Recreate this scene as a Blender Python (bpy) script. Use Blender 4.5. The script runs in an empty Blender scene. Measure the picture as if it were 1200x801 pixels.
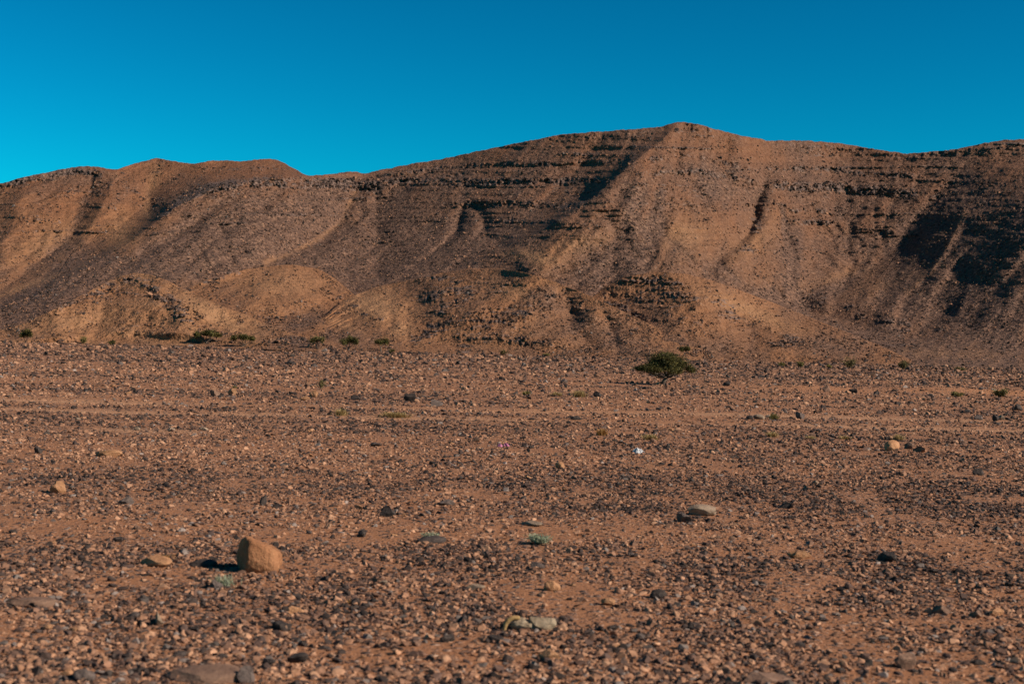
import bpy, bmesh, math, random
import numpy as np
from mathutils import Matrix, Vector

# ------------------------------------------------------------------ camera, sky, sun, exposure
scene = bpy.context.scene
R = math.radians
F = 1667.0                 # focal length in photo pixels (1200 wide): a 50 mm lens
HC = 2.5                   # eye height above the plain
ROLL = R(1.5)
CR, SR = math.cos(ROLL), math.sin(ROLL)

cam_d = bpy.data.cameras.new('camera')
cam = bpy.data.objects.new('camera', cam_d)
scene.collection.objects.link(cam)
cam_d.sensor_width = 36.0
cam_d.lens = 36.0 * F / 1200.0
cam_d.clip_start = 0.1
cam_d.clip_end = 30000
cam_d.dof.use_dof = True
cam_d.dof.focus_distance = 55
cam_d.dof.aperture_fstop = 2.4
cam.matrix_world = Matrix(((CR, -SR, 0, 0), (0, 0, -1, 0), (SR, CR, 0, HC), (0, 0, 0, 1)))
scene.camera = cam

SUN_EL, SUN_AZ = R(31), R(72)      # azimuth measured from straight behind the camera towards the right
sun_dir = Vector((math.cos(SUN_EL) * math.sin(SUN_AZ), -math.cos(SUN_EL) * math.cos(SUN_AZ), math.sin(SUN_EL)))

w = bpy.data.worlds.new('World')
scene.world = w
w.use_nodes = True
nt = w.node_tree
nt.nodes.clear()
sky = nt.nodes.new('ShaderNodeTexSky')
sky.sky_type = 'NISHITA'
sky.sun_disc = False
sky.sun_elevation = SUN_EL
sky.sun_rotation = math.atan2(sun_dir.x, sun_dir.y)
sky.altitude = 900
sky.air_density = 1.0
sky.dust_density = 0.0
sky.ozone_density = 6.0
# the photograph's deep, contrasty grade of a clear polarised sky
gm = nt.nodes.new('ShaderNodeGamma')
gm.inputs['Gamma'].default_value = 1.6
hs = nt.nodes.new('ShaderNodeMix')
hs.data_type = 'RGBA'
hs.blend_type = 'MULTIPLY'
hs.inputs[0].default_value = 1.0
hs.inputs[7].default_value = (0.004, 0.46, 0.365, 1)
bg = nt.nodes.new('ShaderNodeBackground')
bg.inputs['Strength'].default_value = 0.06
wo = nt.nodes.new('ShaderNodeOutputWorld')
nt.links.new(sky.outputs[0], gm.inputs['Color'])
nt.links.new(gm.outputs[0], hs.inputs[6])
nt.links.new(hs.outputs[2], bg.inputs['Color'])
nt.links.new(bg.outputs[0], wo.inputs['Surface'])

sd = bpy.data.lights.new('sun', 'SUN')
sd.energy = 5.0
sd.angle = R(0.5)
sd.color = (1.0, 0.87, 0.72)
sun = bpy.data.objects.new('sun', sd)
sun.rotation_euler = sun_dir.to_track_quat('Z', 'Y').to_euler()
scene.collection.objects.link(sun)

scene.view_settings.view_transform = 'Standard'
scene.view_settings.look = 'None'
scene.view_settings.exposure = 0.55
scene.view_settings.gamma = 1.0
scene.view_settings.use_curve_mapping = False

COL = scene.collection
rng = np.random.default_rng(7)
random.seed(7)

# ------------------------------------------------------------------ helpers
_perm = np.random.default_rng(11).permutation(4096).astype(np.int64)
_ang = np.random.default_rng(12).uniform(0, 2 * np.pi, 4096)
_gx, _gy = np.cos(_ang), np.sin(_ang)


def pn(x, y, seed=0):
    """gradient noise, about -0.7..0.7"""
    x = np.asarray(x, float); y = np.asarray(y, float)
    xi = np.floor(x).astype(np.int64); yi = np.floor(y).astype(np.int64)
    fx = x - xi; fy = y - yi
    u = fx * fx * fx * (fx * (fx * 6 - 15) + 10)
    v = fy * fy * fy * (fy * (fy * 6 - 15) + 10)

    def g(i, j, dx, dy):
        h = _perm[(_perm[(i + seed * 131) & 4095] + j + seed * 17) & 4095]
        return _gx[h] * dx + _gy[h] * dy
    a = g(xi, yi, fx, fy); b = g(xi + 1, yi, fx - 1, fy)
    c = g(xi, yi + 1, fx, fy - 1); d = g(xi + 1, yi + 1, fx - 1, fy - 1)
    return (a + u * (b - a)) * (1 - v) + (c + u * (d - c)) * v


def fbm(x, y, o=4, seed=0, gain=0.5):
    s = 0; a = 1.0
    for k in range(o):
        s = s + a * pn(x * 2 ** k, y * 2 ** k, seed + k)
        a *= gain
    return s


def cellr(x, y, seed=0):
    """one random value per square cell"""
    xi = np.floor(x).astype(np.int64); yi = np.floor(y).astype(np.int64)
    return _perm[(_perm[(xi + seed * 131) & 4095] + yi + seed * 17) & 4095] / 4095.0


def sstep(a, b, x):
    t = np.clip((x - a) / (b - a), 0, 1)
    return t * t * (3 - 2 * t)


def ray(px, py):
    dx = (np.asarray(px, float) - 600.0) / F
    dy = (400.5 - np.asarray(py, float)) / F
    return dx * CR - dy * SR, dx * SR + dy * CR


def to_px(X, Y, Z):
    """world point to photo pixel (used for sizes and for wording labels)"""
    a = X / Y; b = (Z - HC) / Y
    dx = a * CR + b * SR; dy = -a * SR + b * CR
    return 600 + F * dx, 400.5 - F * dy


def ground_z(X, Y):
    X = np.asarray(X, float); Y = np.asarray(Y, float)
    z = 0.05 * fbm(X / 6.0, Y / 6.0, 2, 3) + 0.02 * fbm(X / 0.9, Y / 0.9, 2, 5)
    z = z * sstep(300, 200, Y)
    # a low stony bank on the right, the wheel ruts of a dirt track
    bx = 87 + 3 * pn(X / 18, X * 0 + 2.5, 9)
    z = z + 0.42 * sstep(-2, 0.6, Y - bx) * sstep(45, 6, Y - bx) * sstep(9, 22, X) * (0.75 + 0.6 * pn(X / 5, Y / 50, 4))
    for c in track_lines(X):
        z = z - 0.05 * np.exp(-((Y - c) / 0.9) ** 2)
    return z


def track_lines(X):
    m = 2.4 * pn(X / 19.0, X * 0 + 0.5, 21) + 0.5 * pn(X / 5.0, X * 0 + 0.5, 22)
    return (46.5 + m + 0.03 * X, 52.5 + m + 0.06 * X)


def track_mask(X, Y):
    m = 0
    for k, c in enumerate(track_lines(X)):
        brk = sstep(-0.35, 0.15, pn(X / 9.0, X * 0 + 7.3 * k, 31 + k))
        m = np.maximum(m, np.exp(-((Y - c) / (1.5 if k else 1.1)) ** 2) * (0.3 + 0.6 * brk))
    p = np.exp(-(((X + 9.2) / 1.6) ** 2 + ((Y - 36.4) / 0.8) ** 2))
    return np.maximum(m, p)


def tone_mask(X, Y):
    """0 = sandy orange ground, 1 = dark varnished desert pavement; long across the view"""
    n = fbm(X / 14.0, Y / 7.0, 3, 41) + 0.5 * fbm(X / 3.0, Y / 2.0, 2, 47)
    far = sstep(45, 90, Y) * 0.15
    band = 0.45 * np.exp(-((Y - 40.5) / 3.0) ** 2) + 0.4 * sstep(100, 125, Y)
    return np.clip(0.4 + 1.05 * n + band - far, 0, 1) * (1 - 0.85 * track_mask(X, Y))


def on_ground(px, py):
    a, b = ray(px, py)
    Y = -HC / b
    for _ in range(5):
        Y = (ground_z(a * Y, Y) - HC) / b
    return float(a * Y), float(Y), float(ground_z(a * Y, Y))


def grid_mesh(name, P, mat, attrs=None, smooth=True):
    nr, nc, _ = P.shape
    me = bpy.data.meshes.new(name)
    me.vertices.add(nr * nc)
    me.vertices.foreach_set('co', P.reshape(-1).astype(np.float32))
    i = (np.arange(nr - 1)[:, None] * nc + np.arange(nc - 1)[None, :]).reshape(-1)
    q = np.stack([i, i + 1, i + nc + 1, i + nc], 1)
    nf = len(q)
    me.loops.add(nf * 4)
    me.loops.foreach_set('vertex_index', q.reshape(-1).astype(np.int32))
    me.polygons.add(nf)
    me.polygons.foreach_set('loop_start', (np.arange(nf) * 4).astype(np.int32))
    me.polygons.foreach_set('loop_total', np.full(nf, 4, np.int32))
    me.polygons.foreach_set('use_smooth', np.full(nf, smooth, bool))
    me.update(calc_edges=True)
    if attrs is not None:
        at = me.attributes.new('mask', 'FLOAT_COLOR', 'POINT')
        at.data.foreach_set('color', attrs.reshape(-1).astype(np.float32))
    me.materials.append(mat)
    o = bpy.data.objects.new(name, me)
    COL.objects.link(o)
    return o


def soup(name, V, faces, mat, parent=None, smooth=False):
    me = bpy.data.meshes.new(name)
    me.from_pydata([tuple(v) for v in V], [], [tuple(f) for f in faces])
    me.polygons.foreach_set('use_smooth', np.full(len(me.polygons), smooth, bool))
    me.materials.append(mat)
    o = bpy.data.objects.new(name, me)
    COL.objects.link(o)
    if parent: o.parent = parent
    return o


def tag(o, label=None, cat=None, group=None, kind=None):
    if label: o['label'] = label
    if cat: o['category'] = cat
    if group: o['group'] = group
    if kind: o['kind'] = kind
    return o


def empty(name, loc, rz=0.0):
    o = bpy.data.objects.new(name, None)
    o.location = loc
    o.rotation_euler = (0, 0, rz)
    COL.objects.link(o)
    return o


# ------------------------------------------------------------------ materials
def new_mat(name, rough=0.9):
    m = bpy.data.materials.new(name)
    m.use_nodes = True
    t = m.node_tree
    b = t.nodes['Principled BSDF']
    b.inputs['Roughness'].default_value = rough
    if 'Specular IOR Level' in b.inputs: b.inputs['Specular IOR Level'].default_value = 0.15
    return m, t, b


def N(t, ty, **kw):
    n = t.nodes.new(ty)
    for k, v in kw.items():
        setattr(n, k, v)
    return n


def mixc(t, fac, a, b, mode='MIX'):
    n = N(t, 'ShaderNodeMix', data_type='RGBA', blend_type=mode)
    for s, v in ((n.inputs[0], fac), (n.inputs[6], a), (n.inputs[7], b)):
        if isinstance(v, (int, float)): s.default_value = v
        elif isinstance(v, tuple): s.default_value = (*v, 1) if len(v) == 3 else v
        else: t.links.new(v, s)
    return n.outputs[2]


def math_(t, op, a, b=None, clamp=False):
    n = N(t, 'ShaderNodeMath', operation=op, use_clamp=clamp)
    for s, v in zip(n.inputs, (a, b)):
        if v is None: continue
        if isinstance(v, (int, float)): s.default_value = v
        else: t.links.new(v, s)
    return n.outputs[0]


def noise(t, vec, scale, detail=3.0, rough=0.55):
    n = N(t, 'ShaderNodeTexNoise')
    n.inputs['Scale'].default_value = scale
    n.inputs['Detail'].default_value = detail
    n.inputs['Roughness'].default_value = rough
    t.links.new(vec, n.inputs['Vector'])
    return n.outputs['Fac']


def ramp(t, fac, stops):
    n = N(t, 'ShaderNodeValToRGB')
    cr = n.color_ramp
    while len(cr.elements) < len(stops): cr.elements.new(0.5)
    for e, (p, c) in zip(cr.elements, stops):
        e.position = p
        e.color = (*c, 1) if isinstance(c, tuple) else (c, c, c, 1)
    t.links.new(fac, n.inputs[0])
    return n.outputs[0]


def bump(t, b, h, dist, strength=1.0):
    n = N(t, 'ShaderNodeBump')
    n.inputs['Distance'].default_value = dist
    n.inputs['Strength'].default_value = strength
    t.links.new(h, n.inputs['Height'])
    t.links.new(n.outputs[0], b.inputs['Normal'])


def mountain_material():
    m, t, b = new_mat('mountain_slope')
    pos = N(t, 'ShaderNodeNewGeometry').outputs['Position']
    at = N(t, 'ShaderNodeAttribute', attribute_name='mask')
    sep = N(t, 'ShaderNodeSeparateColor')
    t.links.new(at.outputs['Color'], sep.inputs[0])
    rock, scree, sand = sep.outputs
    n30 = noise(t, pos, 0.05, 4)
    zz = N(t, 'ShaderNodeSeparateXYZ')
    t.links.new(pos, zz.inputs[0])
    hi = ramp(t, math_(t, 'ADD', math_(t, 'MULTIPLY', zz.outputs[2], 0.01), math_(t, 'MULTIPLY', math_(t, 'SUBTRACT', n30, 0.5), 0.5)), [(0.2, 0.0), (0.55, 1.0)])
    n3 = noise(t, pos, 0.45, 4, 0.65)
    n1 = noise(t, pos, 0.95, 3, 0.72)
    n05 = noise(t, pos, 3.0, 2, 0.6)
    soil = ramp(t, n3, [(0.3, (0.2, 0.09, 0.044)), (0.55, (0.29, 0.135, 0.066)), (0.75, (0.37, 0.185, 0.095))])
    soil = mixc(t, math_(t, 'MULTIPLY', n30, 0.28), soil, (0.31, 0.13, 0.058))
    # the upper beds weather to a redder, darker soil
    soil = mixc(t, math_(t, 'MULTIPLY', hi, 0.5), soil, mixc(t, n3, (0.11, 0.045, 0.026), (0.29, 0.118, 0.06)))
    soil = mixc(t, sand, soil, ramp(t, n3, [(0.3, (0.37, 0.195, 0.097)), (0.7, (0.5, 0.275, 0.142))]))
    scr = ramp(t, n1, [(0.34, (0.06, 0.036, 0.027)), (0.5, (0.155, 0.087, 0.061)), (0.66, (0.3, 0.17, 0.113))])
    sm = math_(t, 'ADD', scree, math_(t, 'MULTIPLY', math_(t, 'SUBTRACT', n3, 0.5), 1.0), clamp=True)
    c = mixc(t, sm, soil, scr)
    # scattered varnished stones everywhere on the slope
    dots = ramp(t, n05, [(0.56, 0.0), (0.66, 1.0)])
    patch = ramp(t, noise(t, pos, 0.09, 3), [(0.35, 0.1), (0.65, 1.0)])
    c = mixc(t, math_(t, 'MULTIPLY', math_(t, 'MULTIPLY', dots, patch), 0.6), c, (0.06, 0.04, 0.035))
    lite = ramp(t, n1, [(0.62, 0.0), (0.72, 1.0)])
    c = mixc(t, math_(t, 'MULTIPLY', lite, 0.3), c, (0.46, 0.27, 0.17))
    rk = ramp(t, n1, [(0.34, (0.04, 0.028, 0.025)), (0.5, (0.125, 0.082, 0.068)), (0.66, (0.3, 0.195, 0.15))])
    rm = math_(t, 'ADD', rock, math_(t, 'ADD', math_(t, 'MULTIPLY', math_(t, 'SUBTRACT', n3, 0.5), 1.3), math_(t, 'MULTIPLY', math_(t, 'SUBTRACT', n1, 0.5), 1.3)))
    rm = ramp(t, rm, [(0.42, 0.0), (0.66, 1.0)])
    c = mixc(t, rm, c, rk)
    c = mixc(t, 1.0, c, (0.76, 0.76, 0.76), 'MULTIPLY')
    t.links.new(c, b.inputs['Base Color'])
    h = math_(t, 'ADD', math_(t, 'MULTIPLY', n3, 1.2), math_(t, 'ADD', math_(t, 'MULTIPLY', n1, 0.7), math_(t, 'MULTIPLY', n05, 0.25)))
    bump(t, b, h, 1.1, 0.9)
    return m


def ground_material():
    m, t, b = new_mat('gravel_ground')
    pos = N(t, 'ShaderNodeNewGeometry').outputs['Position']
    at = N(t, 'ShaderNodeAttribute', attribute_name='mask')
    sep = N(t, 'ShaderNodeSeparateColor')
    t.links.new(at.outputs['Color'], sep.inputs[0])
    tone, track, bank = sep.outputs
    n2 = noise(t, pos, 1.2, 4, 0.6)
    nf = noise(t, pos, 14.0, 4, 0.7)
    soil = ramp(t, nf, [(0.3, (0.22, 0.092, 0.044)), (0.55, (0.33, 0.148, 0.073)), (0.75, (0.42, 0.2, 0.104))])
    soil = mixc(t, math_(t, 'MULTIPLY', n2, 0.35), soil, (0.38, 0.17, 0.075))
    soil = mixc(t, track, soil, ramp(t, nf, [(0.3, (0.38, 0.19, 0.1)), (0.7, (0.52, 0.28, 0.155))]))
    soil = mixc(t, bank, soil, (0.42, 0.185, 0.085))
    outs = []
    for sc in (9.0, 24.0):
        v = N(t, 'ShaderNodeTexVoronoi')
        v.inputs['Scale'].default_value = sc
        mp = N(t, 'ShaderNodeMapping')
        t.links.new(pos, mp.inputs[0])
        t.links.new(mp.outputs[0], v.inputs['Vector'])
        sv = N(t, 'ShaderNodeSeparateColor')
        t.links.new(v.outputs['Color'], sv.inputs[0])
        outs.append((v.outputs['Distance'], sv.outputs[0], sv.outputs[1]))
    c = soil
    hsum = None
    for k, (d, r1, r2) in enumerate(outs):
        peb = ramp(t, r1, [(0.0, (0.055, 0.04, 0.037)), (0.3, (0.13, 0.082, 0.064)), (0.6, (0.27, 0.152, 0.1)), (0.85, (0.37, 0.205, 0.135)), (1.0, (0.46, 0.3, 0.21))])
        thr = math_(t, 'ADD', math_(t, 'MULTIPLY', tone, 0.55), 0.25)
        on = math_(t, 'LESS_THAN', r2, thr)
        inside = ramp(t, d, [(0.36, 1.0), (0.44, 0.0)])
        f = math_(t, 'MULTIPLY', on, inside)
        c = mixc(t, f, c, peb)
        hh = math_(t, 'MULTIPLY', f, math_(t, 'SUBTRACT', 0.6, d))
        hh = math_(t, 'MULTIPLY', hh, 1.0 if k == 0 else 0.4)
        hsum = hh if hsum is None else math_(t, 'ADD', hsum, hh)
    c = mixc(t, 1.0, c, (0.85, 0.85, 0.85), 'MULTIPLY')
    t.links.new(c, b.inputs['Base Color'])
    hsum = math_(t, 'ADD', hsum, math_(t, 'MULTIPLY', nf, 0.35))
    bump(t, b, hsum, 0.09, 1.0)
    return m


def stone_material(name, cols, tint_attr=False):
    m, t, b = new_mat(name, 0.85)
    tc = N(t, 'ShaderNodeTexCoord').outputs['Object']
    pos = N(t, 'ShaderNodeNewGeometry').outputs['Position']
    if tint_attr:
        at = N(t, 'ShaderNodeAttribute', attribute_name='tint', attribute_type='INSTANCER')
        base = at.outputs['Color']
        n = noise(t, tc, 3.0, 3)
        c = mixc(t, 1.0, base, ramp(t, n, [(0.3, 0.72), (0.7, 1.2)]), 'MULTIPLY')
    else:
        n = noise(t, tc, 2.2, 6, 0.65)
        nb = noise(t, pos, 60.0, 3, 0.6)
        oi = N(t, 'ShaderNodeObjectInfo').outputs['Random']
        c = ramp(t, n, [(0.3, cols[0]), (0.5, cols[1]), (0.7, cols[2])])
        c = mixc(t, 1.0, c, ramp(t, oi, [(0.0, 0.8), (1.0, 1.15)]), 'MULTIPLY')
        c = mixc(t, 1.0, c, ramp(t, nb, [(0.3, 0.8), (0.7, 1.15)]), 'MULTIPLY')
        h = math_(t, 'ADD', math_(t, 'MULTIPLY', n, 1.0), math_(t, 'MULTIPLY', nb, 0.15))
        bump(t, b, h, 0.04 if name != 'boulder_sandstone' else 0.09, 0.8)
    c = mixc(t, 1.0, c, (0.85, 0.85, 0.85), 'MULTIPLY')
    t.links.new(c, b.inputs['Base Color'])
    return m


M_MOUNT = mountain_material()
M_GROUND = ground_material()
M_GRAVEL = stone_material('gravel_stone', None, True)
STONE = {
    'dark': stone_material('dark_stone', ((0.032, 0.024, 0.021), (0.058, 0.043, 0.037), (0.1, 0.074, 0.062))),
    'brown': stone_material('brown_stone', ((0.13, 0.075, 0.052), (0.2, 0.115, 0.078), (0.28, 0.165, 0.11))),
    'orange': stone_material('orange_stone', ((0.3, 0.145, 0.07), (0.4, 0.2, 0.1), (0.47, 0.25, 0.135))),
    'grey': stone_material('grey_stone', ((0.08, 0.057, 0.049), (0.12, 0.088, 0.075), (0.18, 0.132, 0.112))),
    'pale': stone_material('pale_stone', ((0.2, 0.135, 0.09), (0.28, 0.195, 0.135), (0.35, 0.25, 0.175))),
    'boulder': stone_material('boulder_sandstone', ((0.21, 0.085, 0.038), (0.32, 0.142, 0.067), (0.4, 0.19, 0.094))),
}


def leaf_material(name, a, bcol, c2):
    m, t, b = new_mat(name, 0.75)
    ri = N(t, 'ShaderNodeNewGeometry').outputs['Random Per Island']
    c = ramp(t, ri, [(0.0, a), (0.55, bcol), (1.0, c2)])
    t.links.new(c, b.inputs['Base Color'])
    tr = N(t, 'ShaderNodeBsdfTranslucent')
    t.links.new(c, tr.inputs['Color'])
    mx = N(t, 'ShaderNodeMixShader')
    mx.inputs[0].default_value = 0.22
    t.links.new(b.outputs[0], mx.inputs[1])
    t.links.new(tr.outputs[0], mx.inputs[2])
    t.links.new(mx.outputs[0], t.nodes['Material Output'].inputs[0])
    return m


M_LEAF = leaf_material('acacia_leaf', (0.03, 0.03, 0.011), (0.07, 0.064, 0.02), (0.16, 0.125, 0.036))
M_LEAF_DRY = leaf_material('dry_leaf', (0.06, 0.055, 0.02), (0.12, 0.1, 0.035), (0.2, 0.14, 0.06))
M_STRAW = leaf_material('straw_grass', (0.22, 0.15, 0.06), (0.36, 0.25, 0.105), (0.46, 0.34, 0.16))
M_OLIVE = leaf_material('olive_grass', (0.09, 0.08, 0.025), (0.19, 0.15, 0.05), (0.28, 0.21, 0.08))
M_SAGE = leaf_material('sage_leaf', (0.15, 0.17, 0.1), (0.27, 0.29, 0.19), (0.38, 0.4, 0.28))
M_RUST = leaf_material('rust_grass', (0.2, 0.1, 0.03), (0.34, 0.17, 0.05), (0.42, 0.24, 0.09))


def bark_material():
    m, t, b = new_mat('acacia_bark')
    pos = N(t, 'ShaderNodeNewGeometry').outputs['Position']
    c = ramp(t, noise(t, pos, 12, 4), [(0.3, (0.05, 0.035, 0.026)), (0.7, (0.15, 0.11, 0.085))])
    t.links.new(c, b.inputs['Base Color'])
    return m


M_BARK = bark_material()


def plastic_material(name, a, bcol, tl):
    m, t, b = new_mat(name, 0.45)
    pos = N(t, 'ShaderNodeNewGeometry').outputs['Position']
    c = ramp(t, noise(t, pos, 14, 3), [(0.35, a), (0.65, bcol)])
    t.links.new(c, b.inputs['Base Color'])
    return m


M_WHITE = plastic_material('white_plastic', (0.4, 0.395, 0.4), (0.5, 0.495, 0.5), 0.2)
M_PINK = plastic_material('pink_plastic', (0.34, 0.09, 0.18), (0.46, 0.17, 0.26), 0.2)
M_WOOD = stone_material('weathered_wood', ((0.2, 0.14, 0.09), (0.32, 0.235, 0.155), (0.42, 0.32, 0.22)))
M_HUSK = stone_material('dry_husk', ((0.34, 0.2, 0.08), (0.45, 0.28, 0.12), (0.52, 0.34, 0.17)))

# ------------------------------------------------------------------ the plain
def build_ground():
    u = np.concatenate([[-40, -12, -4, -1.6, -0.9], np.linspace(-0.6, 0.6, 900), [0.9, 1.6, 4, 12, 40]])
    y = np.concatenate([[-400, -60, -10, 2], np.geomspace(5.5, 300, 640), [360, 480, 700, 1200, 2500, 6000, 15000]])
    Yg, U = np.meshgrid(y, u, indexing='ij')
    X = U * (np.maximum(Yg, 0) + 6)
    Z = ground_z(X, np.maximum(Yg, -50))
    tone = tone_mask(X, Yg); tr = track_mask(X, Yg)
    bx = 87 + 3 * pn(X / 18, X * 0 + 2.5, 9)
    bank = np.exp(-((Yg - bx + 0.3) / 1.6) ** 2) * sstep(9, 20, X)
    A = np.stack([tone, tr, bank * 0.9, np.ones_like(tone)], -1)
    o = grid_mesh('ground', np.stack([X, Yg, Z], -1), M_GROUND, A)
    tag(o, 'wide stony desert plain of reddish gravel in front of the mountain', 'ground', kind='structure')


build_ground()

# ------------------------------------------------------------------ mountain and foothills
def pl_dist(PX, PY, pts):
    """distance, side (+1 = image right of a line drawn downwards) and 0..1 position along a polyline"""
    pts = np.array(pts, float)
    L = np.r_[0, np.cumsum(np.hypot(*np.diff(pts, axis=0).T))]
    D = np.full(PX.shape, 1e9); S = np.ones(PX.shape); T = np.zeros(PX.shape)
    for i in range(len(pts) - 1):
        ax, ay = pts[i]; bx, by = pts[i + 1]
        vx, vy = bx - ax, by - ay
        l2 = vx * vx + vy * vy
        t = np.clip(((PX - ax) * vx + (PY - ay) * vy) / l2, 0, 1)
        d = np.hypot(PX - ax - t * vx, PY - ay - t * vy)
        k = d < D
        cr = vx * (PY - ay) - vy * (PX - ax)
        D = np.where(k, d, D); S = np.where(k, np.where(cr < 0, 1, -1), S)
        T = np.where(k, (L[i] + t * np.sqrt(l2)) / L[-1], T)
    return D, S, T


def crease(PX, PY, pts, amps, wl, wr, p=1.25):
    D, S, T = pl_dist(PX, PY, pts)
    a = np.interp(T, np.linspace(0, 1, len(amps)), amps)
    wd = np.where(S > 0, wr, wl)
    return a * np.exp(-(D / wd) ** p)


def blob(PX, PY, cx, cy, rx, ry, ang=0):
    a = R(ang)
    dx, dy = PX - cx, PY - cy
    x = dx * math.cos(a) + dy * math.sin(a); y = -dx * math.sin(a) + dy * math.cos(a)
    return np.exp(-((x / rx) ** 2 + (y / ry) ** 2))


sheets = []
def erode(PX, PY, Y, amp, seed, step=3, rounds=5):
    """water runs down the slope and cuts a branching net of small gullies"""
    xs = np.arange(0, PX.shape[1], step); rsx = np.arange(0, PX.shape[0], step)
    px = PX[np.ix_(rsx, xs)]; py = PY[np.ix_(rsx, xs)]
    y0 = Y[np.ix_(rsx, xs)].copy()
    a, b = ray(px, py)
    nr, nc = y0.shape
    r = np.random.default_rng(seed)
    yy = y0 + 1.0 * fbm(px / 40.0, py / 16.0, 3, 200 + seed) + r.normal(0, 0.25, y0.shape)
    inc = np.zeros_like(y0)
    for it in range(rounds):
        Z = HC + b * yy; X = a * yy
        best = np.zeros_like(Z); rec = np.arange(nr * nc).reshape(nr, nc).copy()
        for dr, dc in ((-1, 0), (-1, -1), (-1, 1), (0, -1), (0, 1), (1, 0), (1, 1), (1, -1)):
            r0, r1 = max(0, -dr), nr - max(0, dr); c0, c1 = max(0, -dc), nc - max(0, dc)
            A = (slice(r0, r1), slice(c0, c1)); B = (slice(r0 + dr, r1 + dr), slice(c0 + dc, c1 + dc))
            sl = (Z[A] - Z[B]) / np.sqrt((X[A] - X[B]) ** 2 + (yy[A] - yy[B]) ** 2 + (Z[A] - Z[B]) ** 2 + 0.01)
            up = sl > best[A]
            best[A] = np.where(up, sl, best[A])
            idx = (np.arange(r0 + dr, r1 + dr)[:, None] * nc + np.arange(c0 + dc, c1 + dc)[None, :])
            rec[A] = np.where(up, idx, rec[A])
        acc = np.ones(nr * nc)
        rf = rec.ravel().tolist(); al = acc.tolist()
        for i in np.argsort(-Z.ravel(), kind='stable').tolist():
            j = rf[i]
            if j != i: al[j] += al[i]
        acc = np.array(al).reshape(nr, nc)
        cut = np.log1p(acc / 3.0)
        cut = np.minimum(cut, 4.2)
        k = (cut + np.roll(cut, 1, 1) * 0.5 + np.roll(cut, -1, 1) * 0.5) / 2
        k = (np.roll(k, 1, 1) + 2 * k + np.roll(k, -1, 1)) / 4
        inc += amp / rounds * (k - k.mean())
        yy = y0 + 0.4 * fbm(px / 40.0, py / 16.0, 3, 200 + seed) + inc
        k2 = (yy + np.roll(yy, 1, 1) + np.roll(yy, -1, 1)) / 3
        yy = 0.7 * yy + 0.3 * k2
    d = yy - y0
    # back to the full grid
    ci = np.clip(np.arange(PX.shape[1]) / step, 0, nc - 1.001); ri = np.clip(np.arange(PX.shape[0]) / step, 0, nr - 1.001)
    c0 = ci.astype(int); r0 = ri.astype(int); fc = (ci - c0)[None, :]; fr = (ri - r0)[:, None]
    g = lambda rr, cc: d[np.ix_(rr, cc)]
    return (g(r0, c0) * (1 - fc) + g(r0, c0 + 1) * fc) * (1 - fr) + (g(r0 + 1, c0) * (1 - fc) + g(r0 + 1, c0 + 1) * fc) * fr


rubble = []      # (x, y, z, size, darkness) of boulders lying on the slopes


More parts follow.
